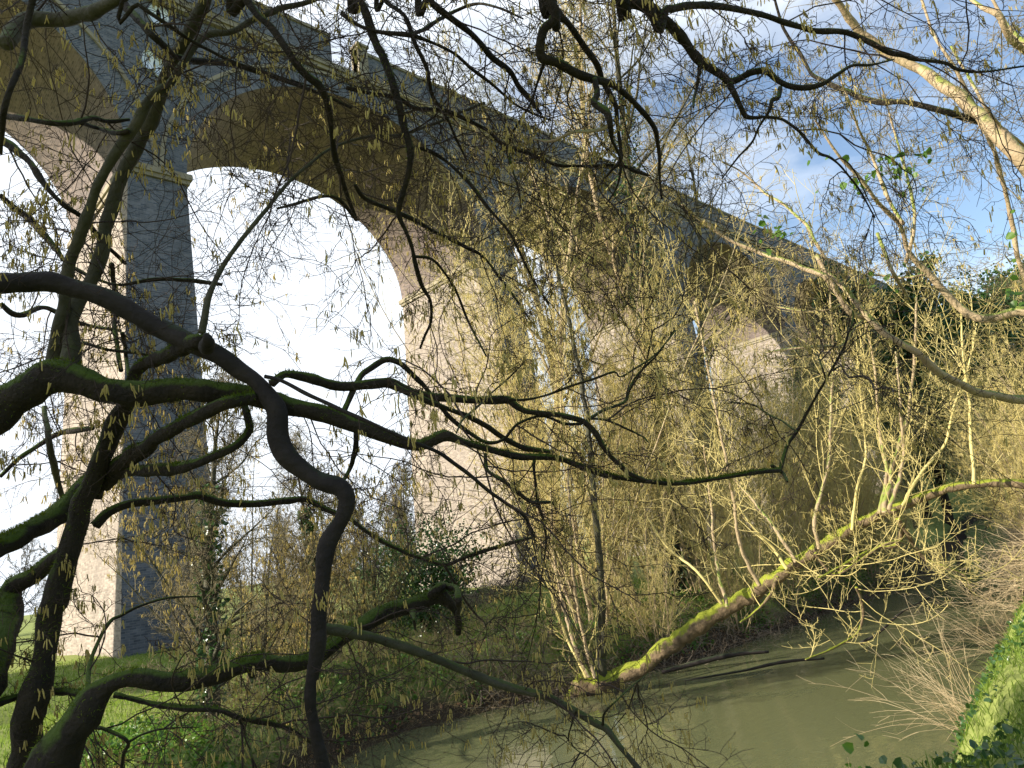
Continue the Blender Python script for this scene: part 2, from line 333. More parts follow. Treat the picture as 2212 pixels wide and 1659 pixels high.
for k in range(-1, NP):
    x0 = VX+k*BAY; zb = gz(x0, VY)-.6; h = ZS-zb
    q = box(x0, x0+PW, VY, VY+DP, zb, ZS, BT*h, BT*h)
    pier = quadmesh('pier', q, 'brick'); pier.data.materials.append(MT['brick_shade'])     # darker, bluer colour carries the cool shade of the outer faces
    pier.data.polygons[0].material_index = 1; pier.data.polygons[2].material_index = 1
    q = box(x0-.16, x0+PW+.16, VY-.16, VY+DP+.16, ZS+.16, ZS+.46)+box(x0-.02, x0+PW+.02, VY-.02, VY+DP+.02, ZS-.001, ZS+.16, -.0, -.0)
    q = box(x0-.18, x0+PW+.18, VY-.18, VY+DP+.18, ZS+.20, ZS+.46)+box(x0-.10, x0+PW+.10, VY-.10, VY+DP+.10, ZS+.02, ZS+.20)
    quadmesh('impost', q, 'stone')
for k in range(-1, NP):
    x0 = VX+k*BAY+PW; x1 = VX+(k+1)*BAY; cx = (x0+x1)/2; a = (x1-x0)/2; t_ = np.linspace(0, math.pi, 49)
    X = cx-a*np.cos(t_); Z = ZI+RISE*np.sin(t_); arc = np.concatenate([[0], np.cumsum(np.hypot(np.diff(X), np.diff(Z)))])
    Q = [[(X[i], VY, Z[i]), (X[i+1], VY, Z[i+1]), (X[i+1], VY+DP, Z[i+1]), (X[i], VY+DP, Z[i])] for i in range(48)]
    UV = np.array([[(VY, arc[i]), (VY, arc[i+1]), (VY+DP, arc[i+1]), (VY+DP, arc[i])] for i in range(48)])
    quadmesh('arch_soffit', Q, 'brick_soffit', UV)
    RW = .95; Q = []; UV = []                      # ring of voussoirs, front and back, 3 cm proud
    Xo = cx-(a+RW)*np.cos(t_); Zo = ZI+(RISE+RW)*np.sin(t_)
    for yf, s in ((VY-.03, 1), (VY+DP+.03, -1)):
        Q = []; UV = []
        for i in range(48):
            if Xo[i] < x0-PW/2 or Xo[i+1] > x1+PW/2: continue
            Q.append([(X[i], yf, Z[i]), (X[i+1], yf, Z[i+1]), (Xo[i+1], yf, Zo[i+1]), (Xo[i], yf, Zo[i])]); UV.append([(0, arc[i]), (0, arc[i+1]), (RW, arc[i+1]), (RW, arc[i])])
            Q.append([(X[i], yf, Z[i]), (X[i], yf+s*.03, Z[i]), (X[i+1], yf+s*.03, Z[i+1]), (X[i+1], yf, Z[i+1])]); UV.append([(0, 0), (0, .03), (.03, .03), (.03, 0)])
        quadmesh('arch_ring', Q, 'brick_shade', np.array(UV))
    Q = []; H0, H1 = RW, RW+.16
    for yf, s in ((VY-.12, 1), (VY+DP+.12, -1)):
        Q = []
        xa = cx-(a+H0)*np.cos(t_); za = ZI+(RISE+H0)*np.sin(t_); xb = cx-(a+H1)*np.cos(t_); zb_ = ZI+(RISE+H1)*np.sin(t_)
        for i in range(48):
            if xb[i] < x0-PW/2 or xb[i+1] > x1+PW/2: continue
            Q.append([(xa[i], yf, za[i]), (xa[i+1], yf, za[i+1]), (xb[i+1], yf, zb_[i+1]), (xb[i], yf, zb_[i])])
            Q.append([(xa[i], yf, za[i]), (xa[i], yf+s*.12, za[i]), (xa[i+1], yf+s*.12, za[i+1]), (xa[i+1], yf, za[i+1])])
            Q.append([(xb[i], yf, zb_[i]), (xb[i+1], yf, zb_[i+1]), (xb[i+1], yf+s*.12, zb_[i+1]), (xb[i], yf+s*.12, zb_[i])])
        quadmesh('hood_mould', Q, 'stone')
    Q = []                                        # spandrel walls of this bay, front and back
    for yf in (VY, VY+DP):
        Q = []
        for i in range(48): Q.append([(X[i], yf, Z[i]), (X[i+1], yf, Z[i+1]), (X[i+1], yf, ZSTR), (X[i], yf, ZSTR)])
        Q.append([(x0-PW, yf, ZS+.3), (x0, yf, ZS+.3), (x0, yf, ZSTR), (x0-PW, yf, ZSTR)])
        Q.append([(x0, yf, ZS+.3), (x0+.001, yf, ZI), (x0+.001, yf, ZI), (x0, yf, ZSTR)])
        quadmesh('spandrel_wall', Q, 'brick_shade')
XA, XB = VX-BAY, VX+NP*BAY+PW
quadmesh('deck', box(XA, XB, VY+.1, VY+DP-.1, ZSTR-.1, ZSTR+.35), 'stone')
for yf, s in ((VY, -1), (VY+DP, 1)):
    ya, yb = (yf-.32, yf+.3) if s < 0 else (yf-.3, yf+.32)
    quadmesh('string_course', box(XA, XB, ya, yb, ZSTR, ZSTR+.28)+box(XA, XB, ya+.10, yb-.10, ZSTR-.2, ZSTR), 'stone')
    gaps = [(17.75, 19.4)] if s < 0 else []
    xs_ = [XA]+[g for gg in gaps for g in gg]+[XB]
    for j in range(0, len(xs_), 2):
        pr = .16 if (j == 0 and s < 0) else 0
        quadmesh('parapet', box(xs_[j], xs_[j+1], yf-.2-pr, yf+.2, ZSTR+.28, ZTOP-.16), 'brick_shade')
        quadmesh('coping', box(xs_[j]-.0, xs_[j+1], yf-.28-pr, yf+.26, ZTOP-.16, ZTOP), 'stone')
quadmesh('pillar', box(19.40, 20.0, VY-.36, VY+.36, ZSTR+.28, ZTOP+.16)+box(19.32, 20.08, VY-.44, VY+.44, ZTOP+.16, ZTOP+.30), 'stone')
quadmesh('refuge_wall', box(17.75, 19.40, VY+.65, VY+.95, ZSTR+.28, ZTOP-.7), 'stone')
# pale oval tie plates on the spandrel over the first pier
for px, py in ((321, 128), (345, 145), (351, 34), (334, 30)):
    r = at(px, py, 1.0)-CP; c = CP+r*((VY-.10-CP[1])/r[1]); th = np.linspace(0, 2*math.pi, 21)[:-1]
    ring = np.stack([c[0]+.26*np.cos(th), 0*th+c[1], c[2]+.46*np.sin(th)], 1); back = ring+np.array([0, .1, 0])
    V = np.concatenate([ring, back, [c]]); i = np.arange(20); j = (i+1) % 20
    mesh('tie_plate', V-np.array([VX, VY, 0]), [np.stack([i, j, j+20, i+20], 1), np.stack([i, j, 0*i+40], 1)], 'plate', via)
# overhead line
oh = empty('overhead_line', (21, 30.5, ZSTR+.35), 'thin overhead wires running above the viaduct parapet against the sky', 'overhead wires')
def wire_parts():
    xw = np.linspace(XA, XB, 60); sag = lambda x: .55*(np.cos((x-26)/48*2*math.pi)*-.5+.5)
    W1 = np.stack([xw, 0*xw+30.5, 0*xw+32.4], 1); W2 = np.stack([xw, 0*xw+30.5, 33.2+sag(xw)], 1); W3 = W1+np.array([0, 3.5, 0]); W4 = W2+np.array([0, 3.5, 0])
    for Wk in (W1, W2, W3, W4):
        V, F = tubes(Wk[None], [.016], [.016], 4); mesh('wire', V-np.array([21, 30.5, ZSTR+.35]), F, 'wire', oh)
    for xd in np.arange(2, 90, 6.0):
        for dy in (0, 3.5):
            P = np.array([[[xd, 30.5+dy, 32.4], [xd, 30.5+dy, 33.2+float(sag(np.array(xd)))]]]); V, F = tubes(P, [.012], [.012], 3); mesh('dropper', V-np.array([21, 30.5, ZSTR+.35]), F, 'wire', oh)
    for xd in (2.0, 50.0, 98.0):
        P = np.array([[[xd, 29.2, ZSTR+.35], [xd, 29.2, 35.2]]]); V, F = tubes(P, [.12], [.10], 8); mesh('mast', V-np.array([21, 30.5, ZSTR+.35]), F, 'wire', oh)
        P = np.array([[[xd, 29.2, 34.6], [xd, 35.0, 34.2]]]); V, F = tubes(P, [.05], [.04], 6); mesh('mast_arm', V-np.array([21, 30.5, ZSTR+.35]), F, 'wire', oh)
wire_parts()

# ------------------------------------------------------------------ traced limbs: each gets its own distance, real girth and thickness
def crom(A, step):
    """Catmull-Rom through the rows of A (first three columns are a position in metres)"""
    A = np.asarray(A, float); Pp = np.vstack([2*A[0]-A[1], A, 2*A[-1]-A[-2]]); out = []
    for i in range(1, len(Pp)-2):
        p0, p1, p2, p3 = Pp[i-1:i+3]; n = max(2, int(np.linalg.norm(p2[:3]-p1[:3])/step)+1); t = np.linspace(0, 1, n, endpoint=False)[:, None]
        out.append(.5*(2*p1+(p2-p0)*t+(2*p0-5*p1+4*p2-p3)*t**2+(3*p1-p0-3*p2+p3)*t**3))
    return np.vstack(out+[A[-1][None]])
SEEDC = [0]
class Limb: pass
def trace(pts, d0, d1, wob=.05):
    """pts (x, y, width) in the photo's plane, distance running d0 -> d1 -> rows x, y, z, radius"""
    SEEDC[0] += 1; rg = np.random.default_rng(SEEDC[0]); n = len(pts); A = np.array([(p[0], p[1]) for p in pts], float)
    s = np.concatenate([[0], np.cumsum(np.hypot(*np.diff(A, axis=0).T))]); s /= s[-1]; ph = rg.random()*6.28
    rows = []
    for (x, y, wd), u in zip(pts, s):
        d = (d0+(d1-d0)*u)*(1+wob*math.sin(u*5+ph)-wob*math.sin(ph)); p = at(x, y, d); rows.append([*p, wd*.5*d/FPX])
    return np.array(rows)
def limb_mesh(C_, k=14, rough=.10, seed=0, caps=True):
    """one connected bumpy tube along rows (x,y,z,r)"""
    C_ = np.asarray(C_); P = C_[:, :3]; r = np.maximum(C_[:, 3], .0008); n = len(P)
    T = np.gradient(P, axis=0); T = unit(T); A = np.zeros_like(T); a = np.cross(T[0], [.2, .1, .95]); a /= np.linalg.norm(a)
    for i in range(n):
        a = a-T[i]*(a@T[i]); a /= np.linalg.norm(a); A[i] = a
    B = np.cross(T, A); th = np.arange(k)*2*math.pi/k
    ring = np.cos(th)[None, :, None]*A[:, None]+np.sin(th)[None, :, None]*B[:, None]
    V = P[:, None]+ring*r[:, None, None]
    nz = pnoise(V*1.0, 9, seed)*.8+pnoise(V, 31, seed+1)*.45+pnoise(V, 85, seed+2)*.25
    V = P[:, None]+ring*(r[:, None]*(1+rough*nz))[:, :, None]
    i = (np.arange(n-1)*k)[:, None]+np.arange(k)[None]; j = (np.arange(n-1)*k)[:, None]+((np.arange(k)+1) % k)[None]
    Q = np.stack([i, j, j+k, i+k], -1).reshape(-1, 4); V = V.reshape(-1, 3)
    if caps:
        V = np.vstack([V, P[0]-T[0]*r[0]*.3, P[-1]+T[-1]*r[-1]*.5]); m = n*k; ii = np.arange(k); jj = (ii+1) % k
        tri = np.concatenate([np.stack([jj, ii, 0*ii+m], 1), np.stack([ii+m-k, jj+m-k, 0*ii+m+1], 1)]); return V, Q, tri
    return V, Q, None
class Tree:
    def __init__(s, name, base, label, cat, group=None):
        s.base = np.array(base, float); s.e = empty(name, tuple(base), label, cat, group); s.paths = []; s.tw = Bag(); s.ck = Bag(); s.n = 0; s.mossP = []
    def limb(s, pts, d0, d1, m='bark', name='limb', tw=1.0, wob=.05, k=14, rough=.12, moss=0, rows=None):
        R = rows if rows is not None else trace(pts, d0, d1, wob)
        C_ = crom(R, max(.015, float(R[:, 3].max())*.6)); s.n += 1
        rr = C_[:, 3]; C_[:, 3] = np.maximum(rr, .001)
        if len(C_) > 6:                              # knotty, slightly kinked growth
            q = C_[:, :3]; wv = np.stack([pnoise(q, 11, s.n), pnoise(q, 11, s.n+40), pnoise(q, 11, s.n+80)], 1); C_[:, :3] = q+wv*(C_[:, 3:4]*.42)
            C_[:, 3] *= 1+.16*pnoise(q, 17, s.n+9)
        V, Q, tri = limb_mesh(C_, k if rr.max() > .012 else 7, rough*1.5, s.n*7+3)
        o = mesh(name, V-s.base, [Q, tri], m, s.e, smooth=True)
        s.paths.append((C_, tw)); 
        if moss:
            s.mossP.append((C_, moss))
        return C_
    def sprout(s, rng, per_m=5, L=(.35, 1.1), drop=-.03, ck=.5, r=(.0045, .0015), wob=.2, maxr=.06, sub=(9, 5), cmin=.0, upb=0.0, ckL=.044, ckr=.0028):
        """thin shoots with two further generations on every traced limb, catkins hanging off them"""
        S = []; D = []
        for C_, tw in s.paths:
            if tw <= 0: continue
            seg = np.linalg.norm(np.diff(C_[:, :3], axis=0), axis=1); cum = np.concatenate([[0], np.cumsum(seg)]); n = rng.poisson(cum[-1]*per_m*tw)
            u = rng.random(n)**.8*cum[-1]; i = np.clip(np.searchsorted(cum, u)-1, 0, len(seg)-1); T = unit(np.diff(C_[:, :3], axis=0))[i]
            X = unit(np.cross(T, rng.normal(size=(n, 3)))); a = np.radians(rng.uniform(30, 80, n))[:, None]; S.append(C_[i, :3]); D.append(T*np.cos(a)+X*np.sin(a)+np.array([0, 0, upb]))
        S = np.concatenate(S); D = np.concatenate(D); n = len(S); LL = rng.uniform(*L, n)*np.where(rng.random(n) < .3, 1.5, 1)
        P0 = walk(S, D, LL, 14, rng, wob*.8, (0, 0, drop)); s.tw.add(*tubes(P0, r[0]*(.7+.6*rng.random(n))*(LL/L[1])**.4, np.full(n, r[1]*1.2), 4))
        s1, d1, l1, _ = kids(P0, LL, sub[0], rng, .10, (35, 75), .48); l1 = np.maximum(l1, .09)
        P1 = walk(s1, d1, l1, 8, rng, wob, (0, 0, drop*1.2)); s.tw.add(*tubes(P1, np.full(len(P1), r[1]*1.5), np.full(len(P1), r[1]), 3))
        s2, d2, l2, _ = kids(P1, l1, sub[1], rng, .15, (35, 75), .45); l2 = np.maximum(l2, .05)
        P2 = walk(s2, d2, l2, 5, rng, wob*1.15, (0, 0, drop*1.2)); s.tw.add(*tubes(P2, np.full(len(P2), r[1]*1.0), np.full(len(P2), r[1]*.75), 3))
        s3, d3, l3, _ = kids(P2, l2, 2, rng, .2, (35, 75), .45); l3 = np.maximum(l3, .025)
        P3 = walk(s3, d3, l3, 3, rng, wob*1.2, (0, 0, drop)); s.tw.add(*tubes(P3, np.full(len(P3), r[1]*.8), np.full(len(P3), r[1]*.6), 3))
        if ck > 0:
            # buds and catkins: catkins come in bunches of one to four near the shoot ends
            keep = rng.random(len(P3)) < ck*.30; c = P3[keep, -1]; c2 = P2[rng.random(len(P2)) < ck*.45, -1]; c = np.concatenate([c, c2])
            # clumped over the crown: some boughs hang full, others carry few
            f = pnoise(c, 2.2, 5); c = c[f+rng.normal(0, .35, len(c)) > cmin]
            q = np.repeat(c, rng.integers(1, 5, len(c)), axis=0); q = q+rng.normal(0, .006, q.shape); s.ck.add(*catkins(q, rng, ckL, ckr))
    def moss(s, rng, dens=15000, hmin=.004, h=.016):
        V = []; F = []; n = 0
        B = Bag()
        for C_, a in s.mossP:
            seg = np.linalg.norm(np.diff(C_[:, :3], axis=0), axis=1); L = seg.sum(); m = int(L*C_[:, 3].mean()*2*dens*a*2)
            i = rng.choice(len(seg), m, p=seg/seg.sum()); u = rng.random(m)[:, None]; P = C_[i, :3]*(1-u)+C_[i+1, :3]*u; r = C_[i, 3][:, None]; T = unit(C_[i+1, :3]-C_[i, :3])
            nn = rng.normal(size=(m, 3)); nn[:, 2] = nn[:, 2]*.6+1.1; nn -= T*(nn*T).sum(1, keepdims=True); nn = unit(nn)
            f = pnoise(P+nn*r, 14, 8)+.25*rng.normal(size=m); ok = f > -.1; P, r, nn = P[ok], r[ok], nn[ok]; m = len(P)
            if not m: continue
            hh = (h*rng.uniform(.3, 1.3, m)*(1+.8*pnoise(P, 25, 2)).clip(.3, 2))[:, None]; base = P+nn*r*.97; tip = base+unit(nn+rng.normal(0, .55, (m, 3)))*hh; sd = unit(np.cross(nn, rng.normal(size=(m, 3))))*.0022
            B.add(np.stack([base-sd, base+sd, tip], 1).reshape(-1, 3), np.arange(3*m).reshape(m, 3))
        if B.n:
            B.V = [v-s.base for v in B.V]; tag(B.obj('moss', 'moss', s.e), kind='stuff')
    def done(s, tm='twig_dark', cm='catkin', extra=None):
        for B, nm, m in ((s.tw, 'twigs', tm), (s.ck, 'catkins', cm)):
            if B.n:
                B.V = [v-s.base for v in B.V]; o = B.obj(nm, m, s.e, smooth=False); tag(o, kind='stuff')
rngA = np.random.default_rng(5)

# the big mossy hazel at the left, growing from the near bank
TL = Tree('hazel_tree', (.75, 3.55, .1), 'old leaning hazel thick with green moss, black limbs spreading over the left side', 'tree')
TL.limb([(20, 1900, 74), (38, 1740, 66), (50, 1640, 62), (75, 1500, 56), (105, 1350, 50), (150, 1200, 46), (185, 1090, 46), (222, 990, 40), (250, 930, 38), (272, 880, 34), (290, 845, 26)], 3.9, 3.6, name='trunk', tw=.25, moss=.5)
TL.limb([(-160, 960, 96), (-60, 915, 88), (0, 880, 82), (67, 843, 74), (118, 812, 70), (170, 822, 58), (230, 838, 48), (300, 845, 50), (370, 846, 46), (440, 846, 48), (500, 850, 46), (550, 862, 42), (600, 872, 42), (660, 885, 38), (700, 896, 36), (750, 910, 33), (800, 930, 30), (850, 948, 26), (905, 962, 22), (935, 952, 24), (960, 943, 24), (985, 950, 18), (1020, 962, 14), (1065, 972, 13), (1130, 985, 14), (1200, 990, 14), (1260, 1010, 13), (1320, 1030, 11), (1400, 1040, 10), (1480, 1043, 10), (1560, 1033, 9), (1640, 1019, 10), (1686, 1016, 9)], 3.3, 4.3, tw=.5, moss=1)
TL.limb([(1686, 1016, 8), (1700, 965, 7), (1721, 933, 7), (1750, 880, 6), (1784, 820, 6), (1808, 782, 6), (1824, 750, 5), (1834, 715, 4.5), (1841, 700, 4.5), (1843, 660, 3)], 4.3, 4.4, tw=.8, name='branch')
TL.limb([(1668, 1006, 8), (1690, 1022, 9), (1701, 1040, 4)], 4.3, 4.3, tw=0, name='branch')
TL.limb([(1721, 933, 5), (1690, 910, 4), (1661, 896, 4), (1631, 876, 4), (1600, 870, 3), (1564, 871, 2)], 4.32, 4.6, name='branch')
TL.limb([(1784, 820, 4), (1775, 790, 3), (1764, 763, 2)], 4.35, 4.4, name='branch'); TL.limb([(1799, 800, 5), (1812, 792, 4), (1828, 789, 3), (1850, 810, 2), (1900, 830, 1.5)], 4.35, 4.5, name='branch')
TL.limb([(112, 822, 36), (122, 775, 31), (133, 686, 27), (145, 620, 24), (157, 553, 22), (187, 467, 22), (233, 353, 21), (287, 277, 21), (333, 207, 20), (367, 180, 17), (393, 140, 17), (443, 77, 16), (500, 67, 14), (547, 43, 13), (600, 23, 12), (667, 3, 11), (740, -30, 10)], 3.65, 4.0, 'bark_olive', tw=.9, rough=.05, moss=.05)
TL.limb([(140, 830, 44), (150, 770, 37), (160, 686, 33), (187, 620, 32), (213, 553, 30), (233, 483, 30), (267, 383, 29), (300, 307, 28), (333, 240, 28), (360, 167, 27), (393, 100, 26), (420, 43, 25), (443, 0, 24), (470, -90, 22)], 3.55, 3.6, 'bark_olive', tw=.8, rough=.05, moss=.05)
TL.limb([(272, 880, 26), (285, 830, 24), (300, 795, 26), (340, 775, 30), (380, 757, 32), (415, 745, 34), (440, 738, 26)], 3.6, 3.35, moss=1, tw=.2)
TL.limb([(190, 1070, 50), (213, 1036, 42), (255, 1005, 36), (300, 976, 34), (335, 952, 31), (367, 930, 29), (410, 905, 28), (450, 886, 28), (500, 872, 28), (550, 860, 24)], 3.9, 3.5, moss=1, tw=.3)
TL.limb([(225, 1045, 34), (260, 1025, 28), (290, 1013, 27), (330, 1016, 25), (367, 1016, 26), (400, 1008, 24), (433, 996, 22), (460, 985, 21), (483, 976, 20), (503, 965, 19), (517, 953, 18), (532, 938, 16), (540, 923, 16), (534, 900, 15), (526, 872, 14)], 3.9, 3.7, moss=.8, tw=.4)
TL.limb([(205, 1135, 22), (235, 1108, 20), (280, 1090, 19), (330, 1082, 19), (400, 1072, 18), (430, 1068, 18), (470, 1082, 17), (520, 1087, 15), (570, 1085, 14), (620, 1080, 14), (660, 1078, 13), (700, 1098, 12), (740, 1115, 11), (757, 1123, 10), (804, 1156, 10), (870, 1189, 9), (937, 1213, 9), (967, 1218, 9), (1004, 1203, 8), (1040, 1192, 8), (1070, 1183, 8), (1120, 1169, 7), (1150, 1161, 5)], 4.0, 4.5, tw=1.0, moss=.7)
TL.limb([(957, 1216, 6), (975, 1245, 6), (1000, 1290, 5), (1030, 1330, 5), (1048, 1350, 5), (1052, 1400, 4), (1062, 1450, 3)], 4.4, 4.6, name='branch'); TL.limb([(1048, 1350, 3), (1070, 1330, 3), (1110, 1300, 2)], 4.5, 4.6, name='branch')
TL.limb([(-140, 1250, 60), (-40, 1200, 52), (0, 1185, 46), (60, 1155, 44), (110, 1118, 46), (160, 1080, 50), (205, 1040, 48), (235, 1000, 36)], 3.5, 3.9, moss=1, tw=.2)
TL.limb([(-60, 1480, 110), (-30, 1420, 92), (0, 1350, 74), (20, 1300, 56), (28, 1262, 44), (70, 1243, 32), (110, 1215, 30), (140, 1190, 28), (175, 1150, 22)], 3.5, 3.9, moss=1, tw=.3)
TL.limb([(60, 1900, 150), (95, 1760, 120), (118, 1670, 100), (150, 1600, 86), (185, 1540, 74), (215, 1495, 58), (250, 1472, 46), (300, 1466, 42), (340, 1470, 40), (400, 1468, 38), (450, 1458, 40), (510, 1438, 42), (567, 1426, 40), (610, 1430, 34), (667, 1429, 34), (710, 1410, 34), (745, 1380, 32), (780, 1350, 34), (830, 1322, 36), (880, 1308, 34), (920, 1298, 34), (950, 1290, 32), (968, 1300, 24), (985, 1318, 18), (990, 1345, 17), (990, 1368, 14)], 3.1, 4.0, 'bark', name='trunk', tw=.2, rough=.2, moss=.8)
TL.limb([(925, 1296, 22), (948, 1270, 20), (965, 1262, 12)], 3.98, 4.05, rough=.3, tw=0); TL.limb([(965, 1268, 11), (985, 1272, 13), (990, 1300, 12), (988, 1325, 10)], 4.0, 4.0, rough=.3, tw=0)
TL.limb([(540, 1440, 16), (543, 1462, 12), (545, 1475, 4)], 3.6, 3.6, tw=0, rough=.3); TL.limb([(892, 1320, 14), (895, 1340, 8), (897, 1360, 3)], 3.9, 3.9, tw=0, rough=.3)
TL.limb([(-60, 1535, 14), (0, 1518, 18), (60, 1500, 19), (110, 1496, 18), (160, 1498, 17), (215, 1505, 16)], 3.6, 3.3, rough=.25, moss=.8)
TL.limb([(245, 1505, 16), (290, 1512, 14), (330, 1520, 14), (400, 1528, 14), (470, 1533, 13), (510, 1548, 12), (560, 1560, 12), (620, 1572, 9), (670, 1602, 6), (720, 1640, 3)], 3.3, 3.8, rough=.25, moss=.6, tw=1.3); TL.limb([(517, 1552, 7), (532, 1590, 6), (545, 1640, 5), (552, 1700, 4)], 3.5, 3.5, name='branch')
TL.limb([(207, 1570, 10), (240, 1580, 8), (277, 1603, 8), (266, 1635, 7), (258, 1700, 6)], 3.3, 3.3, name='branch'); TL.limb([(277, 1603, 6), (305, 1588, 5), (335, 1578, 5), (370, 1572, 4), (430, 1571, 2)], 3.3, 3.5, name='branch')
TL.limb([(190, 1510, 8), (195, 1430, 9), (215, 1380, 8), (240, 1340, 8), (260, 1330, 7), (300, 1310, 6), (360, 1292, 5), (430, 1288, 3)], 3.2, 3.9, tw=.8, name='branch')
TL.limb([(15, 98, 30), (35, 65, 36), (70, 45, 38), (120, 42, 34), (150, 38, 30), (190, 27, 29), (220, 17, 27), (250, 5, 25), (285, -12, 22), (340, -30, 20)], 3.2, 3.5, 'bark_olive', rough=.09, tw=1.4)
TL.limb([(262, 0, 18), (275, 18, 18), (293, 35, 17), (315, 62, 15), (340, 85, 15), (370, 118, 16)], 3.45, 3.6, 'bark', rough=.12, tw=1.2)
TL.limb([(378, 122, 12), (420, 128, 12), (470, 135, 12), (530, 146, 11), (590, 165, 10), (640, 180, 9), (700, 205, 8), (760, 232, 7)], 3.6, 4.2, tw=1.5, rough=.12)
TL.limb([(80, -40, 16), (70, 0, 14), (55, 65, 13), (45, 140, 12), (25, 190, 11), (10, 240, 13), (3, 290, 10), (0, 330, 10)], 2.8, 3.0, tw=.6)
TL.limb([(0, 250, 14), (60, 258, 16), (110, 266, 16), (150, 265, 15), (175, 260, 13), (200, 255, 11), (235, 263, 9), (280, 258, 6)], 3.4, 3.6, rough=.25, tw=.5); TL.limb([(175, 266, 9), (215, 278, 9), (250, 288, 10), (275, 284, 10)], 3.5, 3.6, tw=0, rough=.2)
TL.limb([(0, 300, 16), (25, 315, 15), (60, 345, 14), (85, 380, 13), (105, 410, 12), (140, 445, 11), (180, 470, 10), (230, 530, 9), (270, 570, 8)], 3.7, 4.1, rough=.12, tw=1.2)
TL.limb([(0, 420, 10), (40, 455, 15), (70, 480, 16), (100, 510, 14), (125, 540, 13), (150, 570, 9), (200, 600, 7), (260, 615, 7), (330, 603, 9), (400, 605, 9), (440, 610, 8), (480, 615, 6)], 4.0, 4.4, rough=.15, tw=1.8)
TL.limb([(0, 655, 12), (40, 680, 12), (100, 665, 11), (150, 690, 9), (200, 705, 8), (260, 715, 7)], 4.2, 4.5, tw=1.5); TL.limb([(180, 740, 8), (230, 755, 7), (300, 762, 6), (345, 773, 4)], 3.8, 4.0, tw=1.2)
TL.limb([(95, 880, 11), (105, 950, 12), (115, 1000, 13), (125, 1040, 12), (140, 1085, 9)], 4.2, 4.2, 'bark_olive', tw=.8); TL.limb([(0, 1030, 10), (50, 985, 10), (90, 960, 11), (120, 940, 13), (160, 930, 12), (200, 925, 9)], 4.3, 4.2, tw=1.2)
TL.limb([(240, 570, 10), (250, 650, 10), (250, 720, 11), (262, 800, 9)], 4.0, 4.0, tw=1.2); TL.limb([(265, 720, 9), (272, 770, 9), (278, 830, 8)], 4.0, 3.9, tw=.8)
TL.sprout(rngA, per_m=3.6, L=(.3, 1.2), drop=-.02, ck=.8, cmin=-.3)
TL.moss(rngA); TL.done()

# the smooth dark stem that rises at the bottom and arches to the left
TS = Tree('hazel_tree', tuple(at(708, 1900, 3.2)), 'smooth dark hazel stem rising from the bottom edge and arching over to the left edge', 'tree')
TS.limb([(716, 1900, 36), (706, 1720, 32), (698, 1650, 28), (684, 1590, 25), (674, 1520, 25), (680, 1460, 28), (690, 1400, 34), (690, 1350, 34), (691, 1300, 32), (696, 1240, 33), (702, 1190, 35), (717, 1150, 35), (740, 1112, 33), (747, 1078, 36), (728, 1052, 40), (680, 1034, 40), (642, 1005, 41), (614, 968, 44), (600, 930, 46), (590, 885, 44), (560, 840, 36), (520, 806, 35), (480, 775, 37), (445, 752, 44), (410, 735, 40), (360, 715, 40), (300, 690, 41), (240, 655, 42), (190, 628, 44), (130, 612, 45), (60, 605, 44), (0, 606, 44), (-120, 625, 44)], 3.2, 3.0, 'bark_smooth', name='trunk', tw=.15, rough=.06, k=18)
TS.limb([(445, 752, 30), (447, 735, 28), (440, 722, 16)], 3.12, 3.15, 'bark_smooth', rough=.25, tw=0)
TS.limb([(437, 722, 15), (443, 680, 13), (450, 645, 13), (460, 618, 12), (475, 585, 12), (500, 545, 11), (540, 495, 10), (575, 455, 10), (610, 410, 8), (640, 380, 7), (700, 330, 6), (735, 312, 6), (800, 295, 6), (870, 290, 6), (930, 270, 6), (990, 245, 6), (1047, 222, 6)], 3.2, 4.2, 'bark_olive', tw=1.1, rough=.06)
TS.limb([(700, 1360, 26), (715, 1362, 25), (760, 1368, 22), (830, 1385, 20), (900, 1405, 19), (960, 1430, 18), (1020, 1458, 18), (1100, 1485, 17), (1170, 1503, 16), (1230, 1528, 15), (1290, 1562, 15), (1312, 1575, 15), (1340, 1612, 12), (1385, 1665, 13), (1440, 1730, 13)], 3.3, 3.5, 'bark_olive', tw=1.0, rough=.07)
TS.limb([(1245, 1535, 6), (1236, 1560, 4), (1228, 1600, 3), (1255, 1628, 2)], 3.45, 3.5, name='branch'); TS.limb([(1303, 1566, 6), (1306, 1540, 5), (1330, 1515, 4), (1368, 1480, 3), (1400, 1455, 2)], 3.45, 3.7, name='branch')
TS.limb([(573, 812, 9), (610, 822, 8), (660, 848, 9), (700, 867, 9), (737, 885, 9), (800, 913, 9), (870, 945, 9), (930, 970, 9), (960, 985, 9), (1000, 1015, 9), (1040, 1050, 8), (1090, 1085, 8), (1130, 1115, 7), (1155, 1160, 5)], 3.0, 3.4, 'bark_smooth', tw=.6, rough=.05)
TS.limb([(985, 935, 4), (1000, 905, 5), (1030, 880, 5), (1060, 850, 4), (1100, 815, 4), (1130, 785, 3)], 3.3, 3.5, 'bark_olive', name='branch', tw=.4)
TS.limb([(585, 832, 20), (600, 818, 20), (620, 810, 20), (680, 820, 22), (737, 834, 22), (790, 828, 22), (837, 828, 22), (862, 838, 20), (887, 846, 18), (930, 856, 18), (970, 860, 18), (1020, 862, 17), (1070, 863, 18), (1100, 866, 17), (1112, 876, 14), (1135, 888, 13), (1165, 893, 12), (1204, 896, 12), (1235, 902, 11), (1262, 912, 12), (1287, 936, 12), (1303, 962, 11), (1320, 986, 10), (1340, 1005, 9), (1360, 1023, 9), (1395, 1038, 8)], 3.3, 3.9, 'bark', tw=.8, rough=.09, moss=.4)
